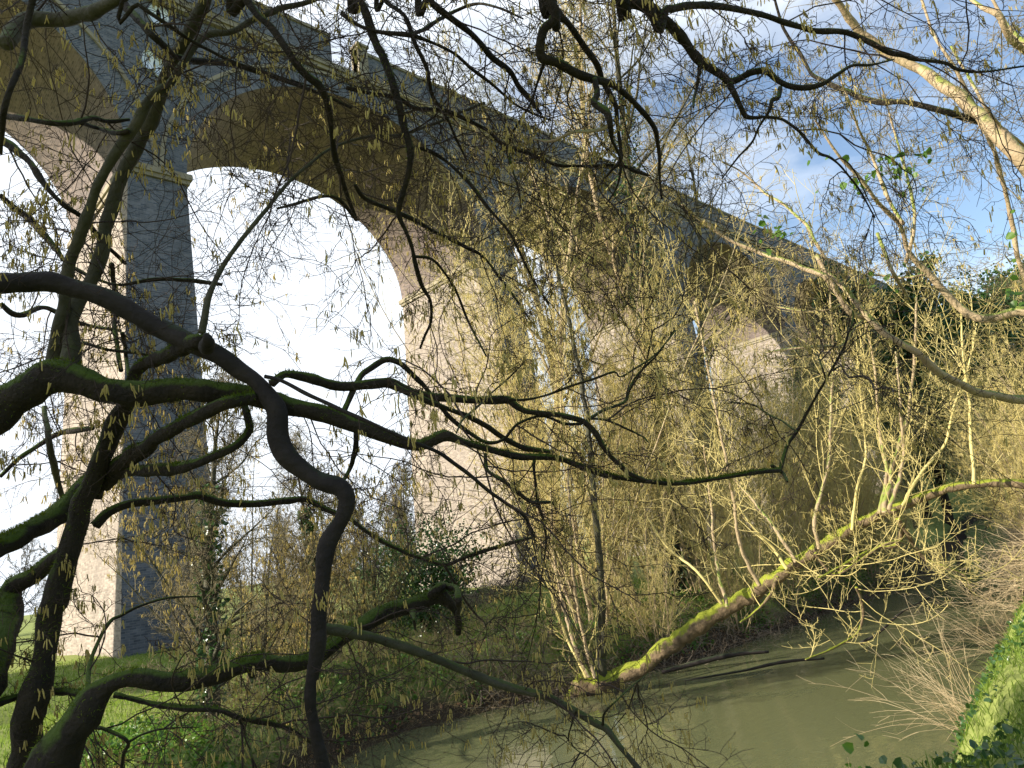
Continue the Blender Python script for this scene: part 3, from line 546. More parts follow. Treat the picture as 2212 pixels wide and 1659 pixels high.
TS.limb([(850, 832, 14), (870, 843, 14), (900, 856, 13), (937, 873, 12), (970, 884, 12), (1004, 896, 12), (1054, 923, 12), (1094, 950, 12), (1125, 966, 12), (1154, 973, 12), (1194, 978, 10)], 3.5, 3.9, tw=.8, rough=.09)
TS.limb([(743, 890, 13), (755, 862, 13), (768, 835, 13), (785, 808, 14), (800, 795, 14), (817, 783, 14), (832, 776, 14), (847, 776, 14), (866, 784, 13), (880, 796, 12), (900, 818, 11), (920, 838, 11), (945, 870, 10), (970, 900, 9), (995, 922, 9), (1020, 940, 9), (1040, 952, 8), (1057, 957, 8), (1075, 955, 7), (1090, 948, 7), (1104, 932, 7), (1120, 916, 7), (1150, 903, 6), (1177, 900, 6), (1220, 916, 6), (1257, 916, 5)], 3.5, 4.1, tw=.8, rough=.07)
TS.limb([(1100, 862, 8), (1130, 863, 7), (1170, 857, 6), (1205, 846, 7), (1244, 830, 7), (1285, 817, 6), (1327, 803, 6), (1340, 814, 5), (1370, 798, 5), (1404, 776, 4), (1430, 750, 3), (1460, 713, 3)], 3.7, 4.1, tw=1.1)
TS.limb([(1268, 908, 8), (1300, 888, 7), (1347, 870, 7), (1358, 845, 6), (1370, 820, 5), (1393, 793, 5), (1420, 766, 4), (1457, 713, 3)], 3.8, 4.2, tw=1.1); TS.limb([(1270, 905, 6), (1310, 908, 5), (1350, 925, 5), (1387, 943, 4), (1400, 955, 3)], 3.8, 4.0, tw=1.1)
TS.limb([(770, 935, 12), (768, 970, 12), (760, 1000, 11), (748, 1030, 9), (737, 1048, 8)], 3.6, 3.3, tw=1); TS.limb([(1048, 980, 8), (1050, 1010, 8), (1065, 1025, 8), (1090, 1040, 8), (1120, 1065, 8), (1150, 1085, 8), (1190, 1085, 6), (1200, 1100, 4)], 3.9, 4.1, tw=1.3)
TS.limb([(1155, 985, 8), (1152, 1010, 7), (1156, 1050, 7), (1162, 1090, 7), (1175, 1130, 6), (1180, 1180, 5), (1168, 1260, 3), (1165, 1335, 2)], 3.9, 4.0, tw=1.3)
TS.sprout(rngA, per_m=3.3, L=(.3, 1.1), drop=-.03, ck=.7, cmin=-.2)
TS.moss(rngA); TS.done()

# overhanging boughs entering from above
TT = Tree('overhanging_tree', (-1.4, -2.2, .2), 'black leafless boughs hanging in from the top edge across the viaduct and sky', 'tree')
hub = np.array([1.2, .6, 6.6])
TT.limb(None, 0, 0, name='trunk', tw=0, rows=np.array([[-1.4, -2.2, .1, .17], [-1.2, -1.8, 2.0, .14], [-.6, -1.1, 4.2, .12], [.4, -.2, 5.8, .09], [1.2, .6, 6.6, .07]]))
def bough(pts, d0, d1, **kw):
    R = trace(pts, d0, d1); r0 = R[0, 3]; v = R[0, :3]-hub; mid = hub+v*.5+np.array([0, 0, .25])
    kw.setdefault('tw', .9); TT.limb(None, 0, 0, rows=np.vstack([[*(hub+v*.03), max(.03, r0*1.25)], [*mid, max(.02, r0*1.12)], R]), **kw)
bough([(765, -40, 21), (777, 0, 20), (797, 50, 20), (813, 93, 20), (834, 143, 18), (854, 200, 17), (867, 250, 16), (884, 310, 14), (884, 360, 13), (870, 417, 13), (860, 463, 12), (876, 500, 10), (888, 530, 9), (894, 553, 9), (910, 613, 8), (930, 650, 7), (930, 696, 6), (918, 725, 5), (907, 753, 4)], 3.8, 4.2, moss=.5, rough=.18)
bough([(815, -40, 11), (830, 0, 10), (863, 23, 10), (880, 43, 10), (897, 93, 10), (920, 143, 9), (927, 180, 8), (937, 213, 8), (964, 253, 6), (985, 300, 5), (1010, 350, 4)], 4.0, 4.4)
bough([(905, -35, 15), (927, 0, 14), (970, 37, 14), (1004, 63, 14), (1037, 93, 13), (1064, 123, 13), (1100, 153, 13), (1120, 187, 12), (1147, 217, 10), (1169, 248, 5)], 3.5, 3.8, rough=.08)
bough([(1175, -40, 28), (1184, 0, 26), (1198, 28, 25), (1192, 48, 20), (1174, 62, 19), (1166, 87, 19), (1165, 112, 20), (1174, 126, 20), (1197, 132, 18), (1230, 150, 18), (1277, 170, 18), (1320, 180, 14), (1354, 207, 12), (1380, 232, 12), (1400, 253, 11), (1416, 280, 10), (1420, 305, 9), (1424, 333, 8), (1425, 380, 6), (1430, 430, 5)], 3.3, 3.8, rough=.1)
bough([(1190, -10, 20), (1204, 28, 16), (1228, 50, 13), (1250, 80, 12), (1270, 110, 12), (1290, 140, 12), (1303, 175, 11), (1318, 205, 10), (1330, 232, 10), (1334, 270, 9), (1340, 320, 8), (1342, 350, 8), (1335, 400, 5), (1310, 440, 4)], 3.3, 3.9, rough=.1)
bough([(1340, -20, 28), (1354, 0, 28), (1380, 8, 28), (1404, 20, 30), (1426, 34, 28), (1450, 56, 26), (1474, 82, 24), (1501, 117, 22), (1520, 136, 21), (1541, 150, 20), (1560, 165, 18), (1574, 178, 18), (1595, 172, 17), (1620, 160, 15), (1645, 154, 15), (1662, 158, 16), (1680, 175, 13), (1710, 188, 13), (1745, 190, 12), (1780, 180, 9), (1810, 160, 9), (1840, 141, 8), (1880, 140, 6), (1930, 128, 4)], 3.3, 3.7, rough=.12, moss=.2)
bough([(1400, 0, 18), (1440, 18, 15), (1474, 14, 16), (1541, 10, 16), (1607, 22, 14), (1674, 40, 12), (1751, 63, 12), (1824, 70, 12), (1874, 90, 12), (1917, 113, 11), (1955, 120, 9), (1974, 127, 8), (2040, 135, 7), (2070, 150, 6), (2130, 155, 5), (2230, 140, 4)], 3.3, 3.9, rough=.1, moss=.3)
bough([(505, -40, 18), (530, 0, 17), (560, 35, 16), (590, 60, 16), (615, 100, 14), (640, 140, 14), (665, 165, 16), (685, 180, 17), (700, 205, 14), (712, 240, 12), (718, 290, 12), (725, 340, 12), (737, 380, 10), (748, 420, 8), (768, 470, 6)], 3.4, 3.9, rough=.15, moss=.3)
bough([(270, -20, 10), (300, 10, 9), (350, 45, 9), (400, 80, 8), (450, 108, 7), (510, 135, 6), (570, 155, 5), (650, 180, 4), (730, 200, 4)], 3.2, 4.2)
TT.limb([(1574, 180, 16), (1586, 205, 13), (1598, 230, 12), (1610, 252, 11), (1632, 255, 8), (1650, 252, 7), (1690, 258, 7), (1720, 278, 7), (1745, 305, 6), (1770, 330, 6), (1800, 345, 5), (1850, 400, 4), (1890, 470, 3)], 3.5, 4.2, tw=1)
TT.limb([(1285, 172, 12), (1291, 200, 12), (1284, 220, 13), (1296, 230, 14), (1312, 243, 14), (1318, 267, 12), (1322, 300, 9), (1332, 322, 8), (1340, 347, 8), (1325, 365, 6), (1300, 390, 5)], 3.5, 3.8, tw=1)
TT.limb([(1318, 268, 8), (1300, 278, 8), (1270, 283, 7), (1235, 286, 6), (1200, 303, 6), (1175, 304, 5), (1145, 300, 3)], 3.7, 3.9, 'bark_lit', tw=.7)
TT.limb([(1511, 140, 8), (1508, 180, 7), (1500, 215, 6), (1498, 232, 4)], 3.4, 3.5, tw=.5); TT.limb([(1685, 188, 9), (1682, 210, 9), (1668, 218, 9), (1662, 240, 7), (1640, 275, 5), (1622, 310, 5), (1590, 345, 4), (1560, 385, 3)], 3.6, 4.0, tw=1)
TT.limb([(1175, 135, 7), (1160, 180, 6), (1145, 225, 5), (1120, 265, 5), (1105, 290, 5), (1098, 320, 5), (1105, 360, 5), (1120, 410, 4), (1126, 450, 3)], 3.5, 3.9, tw=1)
TT.limb([(897, 318, 9), (925, 325, 9), (960, 345, 8), (1000, 380, 8), (1025, 410, 8), (1060, 455, 7), (1100, 500, 6), (1120, 540, 6), (1150, 600, 5), (1185, 660, 4)], 4.0, 4.5, tw=1.3); TT.limb([(767, 400, 9), (790, 430, 10), (850, 455, 9), (890, 472, 9), (940, 500, 8), (1000, 530, 8), (1040, 550, 7), (1080, 600, 6), (1110, 640, 5), (1145, 690, 4)], 3.9, 4.5, tw=1.3)
TT.limb([(748, 190, 9), (800, 200, 8), (860, 212, 8), (900, 235, 8), (960, 238, 8), (1000, 255, 9), (1050, 280, 9), (1095, 318, 9), (1140, 330, 8), (1200, 355, 7), (1260, 358, 7), (1340, 358, 8), (1370, 370, 9), (1400, 380, 6)], 3.9, 3.9, tw=1.3)
TT.limb([(737, 30, 10), (775, 55, 9), (820, 70, 9), (885, 75, 10), (930, 90, 8), (980, 115, 7), (1020, 150, 7), (1060, 180, 6), (1120, 230, 5), (1190, 260, 4)], 3.8, 4.4, tw=1.4); TT.limb([(885, 75, 9), (920, 60, 9), (980, 25, 8), (1030, 8, 6), (1080, 18, 5), (1130, 40, 4)], 3.9, 4.2, tw=1.2)
TT.limb([(894, 553, 7), (930, 560, 7), (960, 590, 6), (985, 630, 6), (1010, 690, 5), (1050, 770, 4)], 4.1, 4.4, tw=1.3); TT.limb([(770, 475, 7), (730, 430, 8), (690, 425, 7), (640, 440, 7), (600, 450, 6)], 4.0, 4.1, tw=1.3)
TT.sprout(rngA, per_m=3.2, L=(.3, 1.15), drop=-.03, ck=.7, cmin=-.15)
TT.moss(rngA); TT.done()

# the sunlit hazel at the right edge
RB = at(2560, 1120, 6.0)
TR = Tree('hazel_tree', (RB[0], RB[1], .1), 'pale sunlit hazel reaching in from the right edge with long arching limbs', 'tree')
rt = lambda d: [*at(2600, 1150, d), .12]
def rlimb(pts, d0, d1, ext, **kw):
    R = trace(pts, d0, d1); E = [np.array([*at(a, b, d1), wd*.5*d1/FPX]) for a, b, wd in ext]; E.append(np.array([RB[0], RB[1], -.1, .13])); TR.limb(None, 0, 0, rows=np.vstack([R, E]), **kw)
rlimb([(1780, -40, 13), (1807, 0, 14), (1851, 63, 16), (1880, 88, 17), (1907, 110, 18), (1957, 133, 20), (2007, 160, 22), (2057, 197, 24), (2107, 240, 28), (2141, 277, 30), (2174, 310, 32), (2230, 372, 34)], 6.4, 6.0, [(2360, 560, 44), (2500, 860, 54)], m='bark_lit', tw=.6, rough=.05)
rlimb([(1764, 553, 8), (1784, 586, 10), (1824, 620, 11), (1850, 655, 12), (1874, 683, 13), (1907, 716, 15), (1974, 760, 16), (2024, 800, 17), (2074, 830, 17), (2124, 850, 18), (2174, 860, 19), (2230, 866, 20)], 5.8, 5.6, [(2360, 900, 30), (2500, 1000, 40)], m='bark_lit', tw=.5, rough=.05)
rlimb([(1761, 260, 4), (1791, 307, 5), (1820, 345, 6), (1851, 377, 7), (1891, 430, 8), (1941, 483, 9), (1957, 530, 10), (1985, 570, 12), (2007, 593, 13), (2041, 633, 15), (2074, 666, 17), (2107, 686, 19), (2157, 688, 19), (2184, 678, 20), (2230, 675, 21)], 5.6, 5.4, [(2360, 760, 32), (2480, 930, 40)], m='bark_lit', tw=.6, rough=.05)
TR.limb([(1474, 440, 5), (1520, 480, 6), (1574, 517, 7), (1640, 545, 8), (1700, 565, 10), (1764, 590, 11), (1790, 605, 11), (1830, 665, 12), (1850, 680, 11), (1880, 690, 11)], 6.0, 5.75, 'bark_lit', rough=.05)
TR.limb([(2120, 260, 18), (2085, 255, 16), (2041, 243, 14), (1974, 223, 12), (1940, 220, 12), (1907, 223, 12), (1870, 215, 12), (1841, 203, 12), (1807, 187, 10), (1757, 163, 8), (1740, 138, 8), (1724, 110, 8), (1700, 75, 6), (1687, 50, 6), (1674, 0, 5), (1668, -30, 4)], 6.1, 6.2, 'bark', tw=.9, rough=.06)
TR.limb([(2096, 0, 8), (2125, 18, 10), (2157, 33, 13), (2172, 60, 13), (2186, 85, 14), (2230, 125, 15), (2330, 260, 18)], 6.2, 6.2, 'bark_lit', rough=.05); TR.limb([(2140, -10, 6), (2160, 30, 8), (2190, 70, 9), (2240, 120, 10), (2330, 260, 12)], 6.4, 6.3, 'bark_lit', rough=.05)
TR.limb([(1990, 0, 5), (2020, 80, 6), (2065, 150, 7), (2100, 220, 8), (2135, 300, 8), (2155, 350, 9), (2175, 430, 9), (2190, 500, 10), (2200, 560, 10), (2230, 640, 12)], 6.6, 6.4, 'bark_lit', rough=.05, tw=.7)
TR.limb([(2055, 100, 5), (2105, 190, 6), (2150, 260, 6), (2230, 330, 7)], 6.2, 6.2, 'bark_lit', tw=.7); TR.limb([(1895, 505, 9), (1930, 590, 8), (1960, 640, 7)], 5.6, 5.7, 'bark_lit', tw=.7); TR.limb([(1957, 1120-553, 9), (1970, 520, 8), (1976, 470, 7), (1965, 400, 6), (1945, 330, 5), (1925, 260, 4), (1905, 190, 3)], 5.6, 5.9, 'bark_lit', tw=.8)
TR.limb([(1951, 483, 8), (1920, 430, 7), (1880, 330, 6), (1855, 280, 5), (1835, 220, 4), (1815, 170, 3)], 5.5, 6.0, 'bark_lit', tw=.8)
TR.limb([(1874, 683, 6), (1850, 705, 6), (1820, 745, 6), (1790, 748, 6), (1740, 750, 5), (1690, 756, 5), (1655, 762, 3)], 5.7, 5.9, 'bark_lit', tw=.8); TR.limb([(1824, 655, 5), (1790, 668, 4), (1740, 672, 4), (1690, 665, 4), (1655, 660, 3)], 5.8, 6.0, 'bark_lit', tw=.8)
TR.limb([(2000, 592, 5), (1950, 600, 5), (1900, 595, 5), (1870, 592, 3)], 5.6, 5.8, 'bark_lit', tw=.6)
TR.limb([(1782, 560, 8), (1775, 545, 7), (1760, 520, 7), (1745, 490, 7), (1725, 470, 6), (1690, 440, 6), (1650, 415, 5), (1600, 370, 4), (1560, 350, 3)], 5.8, 6.4, 'bark_lit', tw=.8)
TR.sprout(rngA, per_m=4.0, L=(.3, 1.1), drop=.0, ck=.22, cmin=.1, upb=.35, r=(.0038, .0016))
S = []
for (x, y, sx, sy, n, d) in ((1930, 365, 50, 28, 34, 5.8), (1860, 400, 60, 30, 14, 6.0), (1670, 500, 28, 30, 14, 6.0), (2000, 340, 30, 12, 6, 5.8), (1900, 610, 30, 14, 6, 5.7), (2190, 520, 20, 60, 8, 5.5), (2190, 640, 16, 30, 8, 5.5), (1790, 330, 60, 40, 7, 6.0)):
    for _ in range(n): S.append(at(x+rngA.normal()*sx*.6, y+rngA.normal()*sy*.6, d+rngA.normal()*.12))
V, F = leaves(np.array(S), rngA, .06, .2, 1.0); tag(mesh('leaves', V-TR.base, F, 'leaf', TR.e), kind='stuff')
TR.done('twig_mid')

# ------------------------------------------------------------------ willow fallen across the river
WB = at(1290, 1478, 13.2)
TW = Tree('willow_tree', (WB[0], WB[1], -.95), 'leaning moss-covered willow trunk slanting low over the river from the far bank', 'tree')
TW.limb([(1232, 1515, 30), (1245, 1498, 34), (1262, 1482, 38), (1290, 1474, 40), (1340, 1462, 36), (1380, 1440, 32), (1425, 1410, 32), (1474, 1380, 34), (1540, 1330, 34), (1600, 1295, 32), (1640, 1268, 30), (1680, 1245, 28), (1720, 1215, 27), (1750, 1200, 26), (1810, 1160, 25), (1880, 1122, 22), (1950, 1092, 20), (2020, 1065, 19), (2060, 1052, 19), (2100, 1046, 18), (2170, 1044, 17), (2260, 1055, 16), (2400, 1090, 15)], 13.4, 10.2, 'willow', name='trunk', tw=0, rough=.16, moss=1.1, wob=.01, k=18)
TW.limb([(1298, 1480, 24), (1300, 1440, 21), (1302, 1380, 19), (1300, 1320, 18), (1298, 1250, 16), (1290, 1150, 14), (1280, 1020, 12), (1268, 900, 11), (1255, 820, 10), (1240, 750, 9), (1225, 670, 8), (1205, 590, 6), (1185, 520, 5)], 13.2, 13.6, 'bark_olive', name='upright_stem', tw=1, rough=.06, wob=.01)
for p, w0 in (([(1272, 1462), (1240, 1390), (1215, 1300), (1195, 1180), (1190, 1060)], 10), ([(1268, 1465), (1225, 1380), (1190, 1280), (1150, 1180)], 7), ([(1285, 1465), (1262, 1380), (1240, 1260), (1232, 1120), (1225, 960)], 9), ([(1640, 1265), (1600, 1180), (1585, 1080), (1560, 950), (1530, 800), (1500, 650)], 9), ([(1570, 1310), (1545, 1200), (1535, 1080), (1520, 960)], 9),
              ([(1720, 1215), (1680, 1150), (1650, 1110), (1600, 1050), (1560, 1010)], 9), ([(1700, 1230), (1670, 1185), (1620, 1130), (1590, 1085)], 8), ([(1770, 1185), (1760, 1120), (1790, 1000), (1795, 880), (1800, 760), (1790, 600)], 9), ([(1900, 1110), (1915, 1020), (1900, 930), (1890, 800), (1870, 700)], 9), ([(1560, 1305), (1510, 1240), (1440, 1180), (1400, 1120)], 7),
              ([(1910, 1108), (1930, 1000), (1960, 900), (1975, 780), (1980, 640)], 11), ([(1920, 1102), (1950, 1000), (1945, 880), (1935, 760)], 9), ([(1950, 1092), (1990, 1020), (2040, 960), (2060, 880), (2090, 800), (2110, 700)], 8), ([(2105, 1046), (2098, 960), (2095, 870), (2080, 760), (2075, 640)], 8), ([(1840, 1145), (1850, 1060), (1870, 980), (1860, 860), (1850, 740)], 7)):
    n = len(p); TW.limb([(x, y, w0*(1-.6*i/(n-1))) for i, (x, y) in enumerate(p)], 12.0+(1600-p[0][0])*.003, 12.6+(1600-p[0][0])*.003, 'twig_gold' if w0 < 9 else 'bark_lit', name='upright_stem', tw=1, rough=.05, wob=.02)
for p, w0 in (([(1680, 1245), (1660, 1290), (1620, 1330), (1600, 1345)], 7), ([(1760, 1195), (1800, 1240), (1850, 1215), (1930, 1170), (2000, 1200)], 7), ([(1930, 1100), (1945, 1130), (1942, 1170), (1925, 1180), (1890, 1185), (1830, 1215), (1770, 1250)], 11), ([(1940, 1120), (1990, 1200), (2030, 1220), (2080, 1240), (2095, 1262)], 10), ([(1850, 1270), (1862, 1300), (1862, 1340), (1850, 1370), (1800, 1400), (1740, 1425)], 7)):
    n = len(p); TW.limb([(x, y, w0*(1-.5*i/(n-1))) for i, (x, y) in enumerate(p)], 11.4, 11.2, 'willow', name='limb', tw=1, rough=.15, moss=1, wob=.02)
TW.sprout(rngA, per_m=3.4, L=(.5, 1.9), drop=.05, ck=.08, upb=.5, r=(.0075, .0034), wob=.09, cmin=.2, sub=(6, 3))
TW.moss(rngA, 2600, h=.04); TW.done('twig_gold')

# ------------------------------------------------------------------ coppiced hazels: prototypes copied into place
def coppice(name, H, seed, stems, label, cat, group, twm, barkm, ckm=.3, spread=.5, sr=.028, droop=.0, dens=1.0, tr=.0029, crown0=.12):
    rng = np.random.default_rng(seed); e = empty(name, (0, 0, 0), label, cat, group); st = Bag(); tw = Bag(); ck = Bag()
    a = rng.random(stems)*6.283; rr = rng.random(stems)**.5*.35; S = np.stack([np.cos(a)*rr, np.sin(a)*rr, -.25+0*a], 1)
    D = np.stack([np.cos(a)*spread*rng.random(stems), np.sin(a)*spread*rng.random(stems), np.ones(stems)], 1); L = H*rng.uniform(.55, 1.05, stems)
    P0 = walk(S, D, L, 16, rng, .055, (0, 0, .02)); st.add(*tubes(P0, sr*rng.uniform(.5, 1.2, stems), sr*.16*np.ones(stems), 6))
    s1, d1, l1, t1 = kids(P0, L, int(19*dens), rng, crown0, (22, 50), .26); l1 = np.maximum(l1, .3)
    P1 = walk(s1, d1, l1, 9, rng, .11, (0, 0, .045-droop)); tw.add(*tubes(P1, tr*2.2*(.6+.6*l1/l1.max()), np.full(len(P1), tr*1.1), 3))
    s2, d2, l2, _ = kids(P1, l1, 8, rng, .1, (25, 60), .42); l2 = np.maximum(l2, .12)
    P2 = walk(s2, d2, l2, 5, rng, .16, (0, 0, .02-droop)); tw.add(*tubes(P2, np.full(len(P2), tr*1.1), np.full(len(P2), tr*.8), 3))
    s3, d3, l3, _ = kids(P2, l2, 3, rng, .25, (30, 65), .42); l3 = np.maximum(l3, .06)
    P3 = walk(s3, d3, l3, 2, rng, .2, (0, 0, -droop)); tw.add(*tubes(P3, np.full(len(P3), tr*.85), np.full(len(P3), tr*.7), 3))
    st.obj('stems', barkm, e, smooth=True); tag(tw.obj('twigs', twm, e), kind='stuff')
    if ckm:
        c = np.concatenate([P3[:, -1], P2[:, -1]]); c = c[(rng.random(len(c)) < ckm) & (pnoise(c, 1.6, seed)+.3*rng.normal(size=len(c)) > .0)]; q = np.repeat(c, rng.integers(1, 4, len(c)), axis=0)
        ck.add(*catkins(q+rng.normal(0, .012, q.shape), rng, .075, .0062, 4)); tag(ck.obj('catkins', 'catkin', e), kind='stuff')
    return e
USED = set()
def put(proto, x, y, s=1.0, rz=0.0, label=None, z=None, tilt=(0, 0), group=None):
    if proto.name not in USED: USED.add(proto.name); o = proto
    else:
        o = proto.copy(); COL.objects.link(o)
        for ch in list(proto.children):
            c = ch.copy(); COL.objects.link(c); c.parent = o
    o.location = (x, y, gz(x, y) if z is None else z); o.rotation_euler = (tilt[0], tilt[1], rz); o.scale = (s, s, s)
    if label: o['label'] = label
    if group: o['group'] = group
    return o
GH = 'coppiced hazels along the far bank'
LH = 'tall many-stemmed golden hazel in the catkin-hung thicket along the far river bank'
hz = [coppice('coppiced_hazel', 8.2, 21+i, 13, LH, 'hazel bush', GH, 'twig_gold', 'bark_lit', .34) for i in range(3)]
hz += [coppice('coppiced_hazel', 6.0, 31+i, 16, LH, 'hazel bush', GH, 'twig_gold', 'bark_lit', .18, spread=.75, sr=.022) for i in range(2)]
spots = [(12.8, 11.2, 0, 1.3), (14.0, 12.2, 1, 1.35), (15.0, 11.2, 2, 1.25), (15.6, 13.0, 0, 1.3), (17.2, 11.0, 1, 1.2), (18.6, 13.2, 0, 1.05), (19.8, 10.6, 2, 1.05), (21.8, 11.0, 1, 1.1), (23.6, 10.4, 3, 1.3), (25.6, 10.6, 0, 1.1), (27.5, 11.2, 3, 1.35), (29.5, 14.6, 2, 1.0), (31.5, 12.6, 4, 1.25), (34.5, 15.5, 1, 1.0), (37.5, 14.5, 3, 1.3), (22.8, 16.6, 2, 1.15), (28.0, 18.5, 0, 1.15),
         (13.4, 9.9, 4, .62), (16.2, 9.6, 3, .7), (18.8, 9.6, 4, .75), (21.4, 9.7, 3, .75), (24.8, 9.6, 4, .8), (28.6, 10.0, 3, .8), (33, 12.4, 4, .9)]
rngB = np.random.default_rng(77)
NM = ['golden hazel leaning left at the left end of the far-bank thicket', 'tall golden hazel second from the left end of the thicket', 'golden hazel rising behind the foot of the leaning willow', 'tall hazel behind the leftmost hazels of the thicket']
for i, (x, y, k, s) in enumerate(spots): put(hz[k], x, y, s, label=NM[i] if i < 4 else LH, rz= rngB.random()*6.28, tilt=(rngB.normal()*.03-(.15 if i < 4 else .04 if i < 9 else 0), rngB.normal()*.03-(.15 if i < 4 else .04 if i < 9 else 0)))
GR = 'hazels crowding the near bank at the right'
for x, y, k, s in [(19.5, 2.6, 3, .95), (22.5, 4.0, 4, 1.0), (25.5, 4.3, 0, .8), (28.5, 5.2, 3, 1.1), (32.0, 6.2, 4, 1.2), (36, 7.2, 1, 1.0), (41, 8.6, 2, 1.1), (16.8, 1.6, 4, .85), (21.5, 1.2, 0, .8), (27, 2.0, 2, .85)]:
    put(hz[k], x, y, s, rngB.random()*6.28, label='tangled sunlit hazel in the thicket on the near bank at the right edge', group=GR, tilt=(rngB.normal()*.05, rngB.normal()*.05))
GL = 'hazels on the far bank at the left'; LL_ = 'low tangled grey-brown hazel on the grassy far bank in front of the viaduct piers'
hl = [coppice('hazel_shrub', 4.4, 51+i, 13, LL_, 'hazel shrub', GL, 'twig_mid', 'bark_olive', .30, spread=.8, sr=.026, droop=.02, tr=.003) for i in range(2)]
for x, y, k, s in [(5.6, 13.4, 1, 1.0), (7.4, 14.4, 0, .95), (9.0, 15.0, 1, .95), (8.3, 17.0, 0, 1.0), (11.8, 18.5, 0, 1.0)]:
    put(hl[k], x, y, s, rngB.random()*6.28)

# ------------------------------------------------------------------ tall trees: trunk, boughs, twigs
def bigtree(name, H, seed, label, cat, group, r0=.25, twm='twig_mid', barkm='bark_olive', tr=.006, lean=(0, 0), nb=26, dens=1.0, ivy=0, crown0=.28, leafm='ivy', ratio=.42, leaf_n=0, leafsize=.12):
    rng = np.random.default_rng(seed); e = empty(name, (0, 0, 0), label, cat, group); tb = Bag(); br = Bag(); tw = Bag()
    P0 = walk(np.array([[0, 0, -.3]]), np.array([[lean[0], lean[1], 1]]), np.array([H]), 22, rng, .035, (0, 0, .01)); tb.add(*tubes(P0, np.array([r0]), np.array([r0*.12]), 12, .8))
    s1, d1, l1, t1 = kids(P0, np.array([H]), nb, rng, crown0, (30, 60), ratio, .2, .6); P1 = walk(s1, d1, l1, 12, rng, .10, (0, 0, .035)); br.add(*tubes(P1, r0*.36*(1.15-t1), np.full(len(P1), tr*1.6), 5))
    s2, d2, l2, _ = kids(P1, l1, int(11*dens), rng, .12, (28, 60), .42); P2 = walk(s2, d2, l2, 7, rng, .14, (0, 0, .03)); br.add(*tubes(P2, np.full(len(P2), tr*2.0), np.full(len(P2), tr), 3))
    s3, d3, l3, _ = kids(P2, l2, int(8*dens), rng, .15, (30, 62), .42); l3 = np.maximum(l3, .2); P3 = walk(s3, d3, l3, 4, rng, .18, (0, 0, .01)); tw.add(*tubes(P3, np.full(len(P3), tr), np.full(len(P3), tr*.6), 3))
    s4, d4, l4, _ = kids(P3, l3, 3, rng, .2, (30, 60), .45); l4 = np.maximum(l4, .12); P4 = walk(s4, d4, l4, 2, rng, .2); tw.add(*tubes(P4, np.full(len(P4), tr*.7), np.full(len(P4), tr*.5), 3))
    tb.obj('trunk', barkm, e, smooth=True); tag(br.obj('boughs', barkm, e), kind='stuff'); tag(tw.obj('twigs', twm, e), kind='stuff')
    if ivy:
        n = ivy; i = (rng.random(n)**1.3*20*.8).astype(int); S = P0[0][i]+(P0[0][i+1]-P0[0][i])*rng.random((n, 1)); a = rng.random(n)*6.28; rad = r0*rng.uniform(.8, 1.9, n); S = S+np.stack([np.cos(a)*rad, np.sin(a)*rad, 0*a], 1)
        V, F = leaves(S, rng, .085, .3); tag(mesh('ivy', V, F, 'ivy', e), kind='stuff')
    if leaf_n:
        c = P3[rng.integers(0, len(P3), leaf_n//5), -1]; S = np.repeat(c, 5, 0)+rng.normal(0, .28, (len(c)*5, 3)); V, F = leaves(S, rng, leafsize, .5); tag(mesh('foliage', V, F, leafm, e), kind='stuff')
    return e
tA = bigtree('ivy_clad_tree', 21, 101, 'tall bare tree with an ivy-streaked trunk rising behind the bank thicket right of centre', 'tree', None, .27, 'twig_mid', 'bark_olive', .0055, ivy=2600, nb=24, crown0=.3, ratio=.36)
put(tA, 17.4, 12.0, 1)
tB = bigtree('bare_tree', 19, 102, 'slender tall bare tree just left of the ivy-streaked one', 'tree', None, .2, 'twig_gold', 'bark_lit', .0055, lean=(-.03, .02), nb=24, crown0=.3, ratio=.34)
put(tB, 16.2, 13.4, 1)
put(tB, 19.0, 12.4, 1.02, 2.1, label='slender tall bare tree just right of the ivy-streaked one')
put(tB, 14.4, 13.8, .92, 4.0, label='leftmost of the slender bare trees rising out of the golden thicket')
tC = bigtree('bare_tree', 20, 103, 'wide-branched bare tree behind the thicket with curved boughs against the blue sky', 'tree', None, .26, 'twig_mid', 'bark_olive', .007, lean=(.12, -.05), nb=20, crown0=.3, ratio=.42)
put(tC, 24.5, 15.6, 1)
tD = bigtree('evergreen_tree', 15, 104, 'dark green ivy-smothered tree on the valley side at the right', 'tree', 'green trees on the valley side at the right', .3, 'twig_mid', 'bark', .01, nb=26, crown0=.12, ratio=.42, leaf_n=15000, leafsize=.24, dens=.8)
for x, y, s in [(52, 14.5, 1.0), (58, 17.5, 1.15), (66, 14, 1.2), (72, 20, 1.35), (60, 9.5, 1.0), (80, 15, 1.4), (48, 10.5, .8)]: put(tD, x, y, s, rngB.random()*6.28)
tE = bigtree('bare_tree', 14, 105, 'bare grey-brown tree in the wood beyond the viaduct', 'tree', 'bare trees beyond the viaduct', .2, 'twig_grey', 'bark_olive', .016, nb=34, crown0=.04, ratio=.36, dens=.9)
for i in range(60):
    a = i*.618 % 1; x = -10+100*a+rngB.normal()*2; y = 56+rngB.random()*40+(.10*x); put(tE, x, y, .5+rngB.random()*.4, rngB.random()*6.28)
tF = bigtree('bare_tree', 14, 107, 'bare olive-brown tree on the wooded valley side at the right', 'tree', 'bare trees on the valley side', .2, 'twig_mid', 'bark_olive', .011, nb=30, crown0=.06, ratio=.36, dens=.9, leaf_n=2500, leafsize=.16)
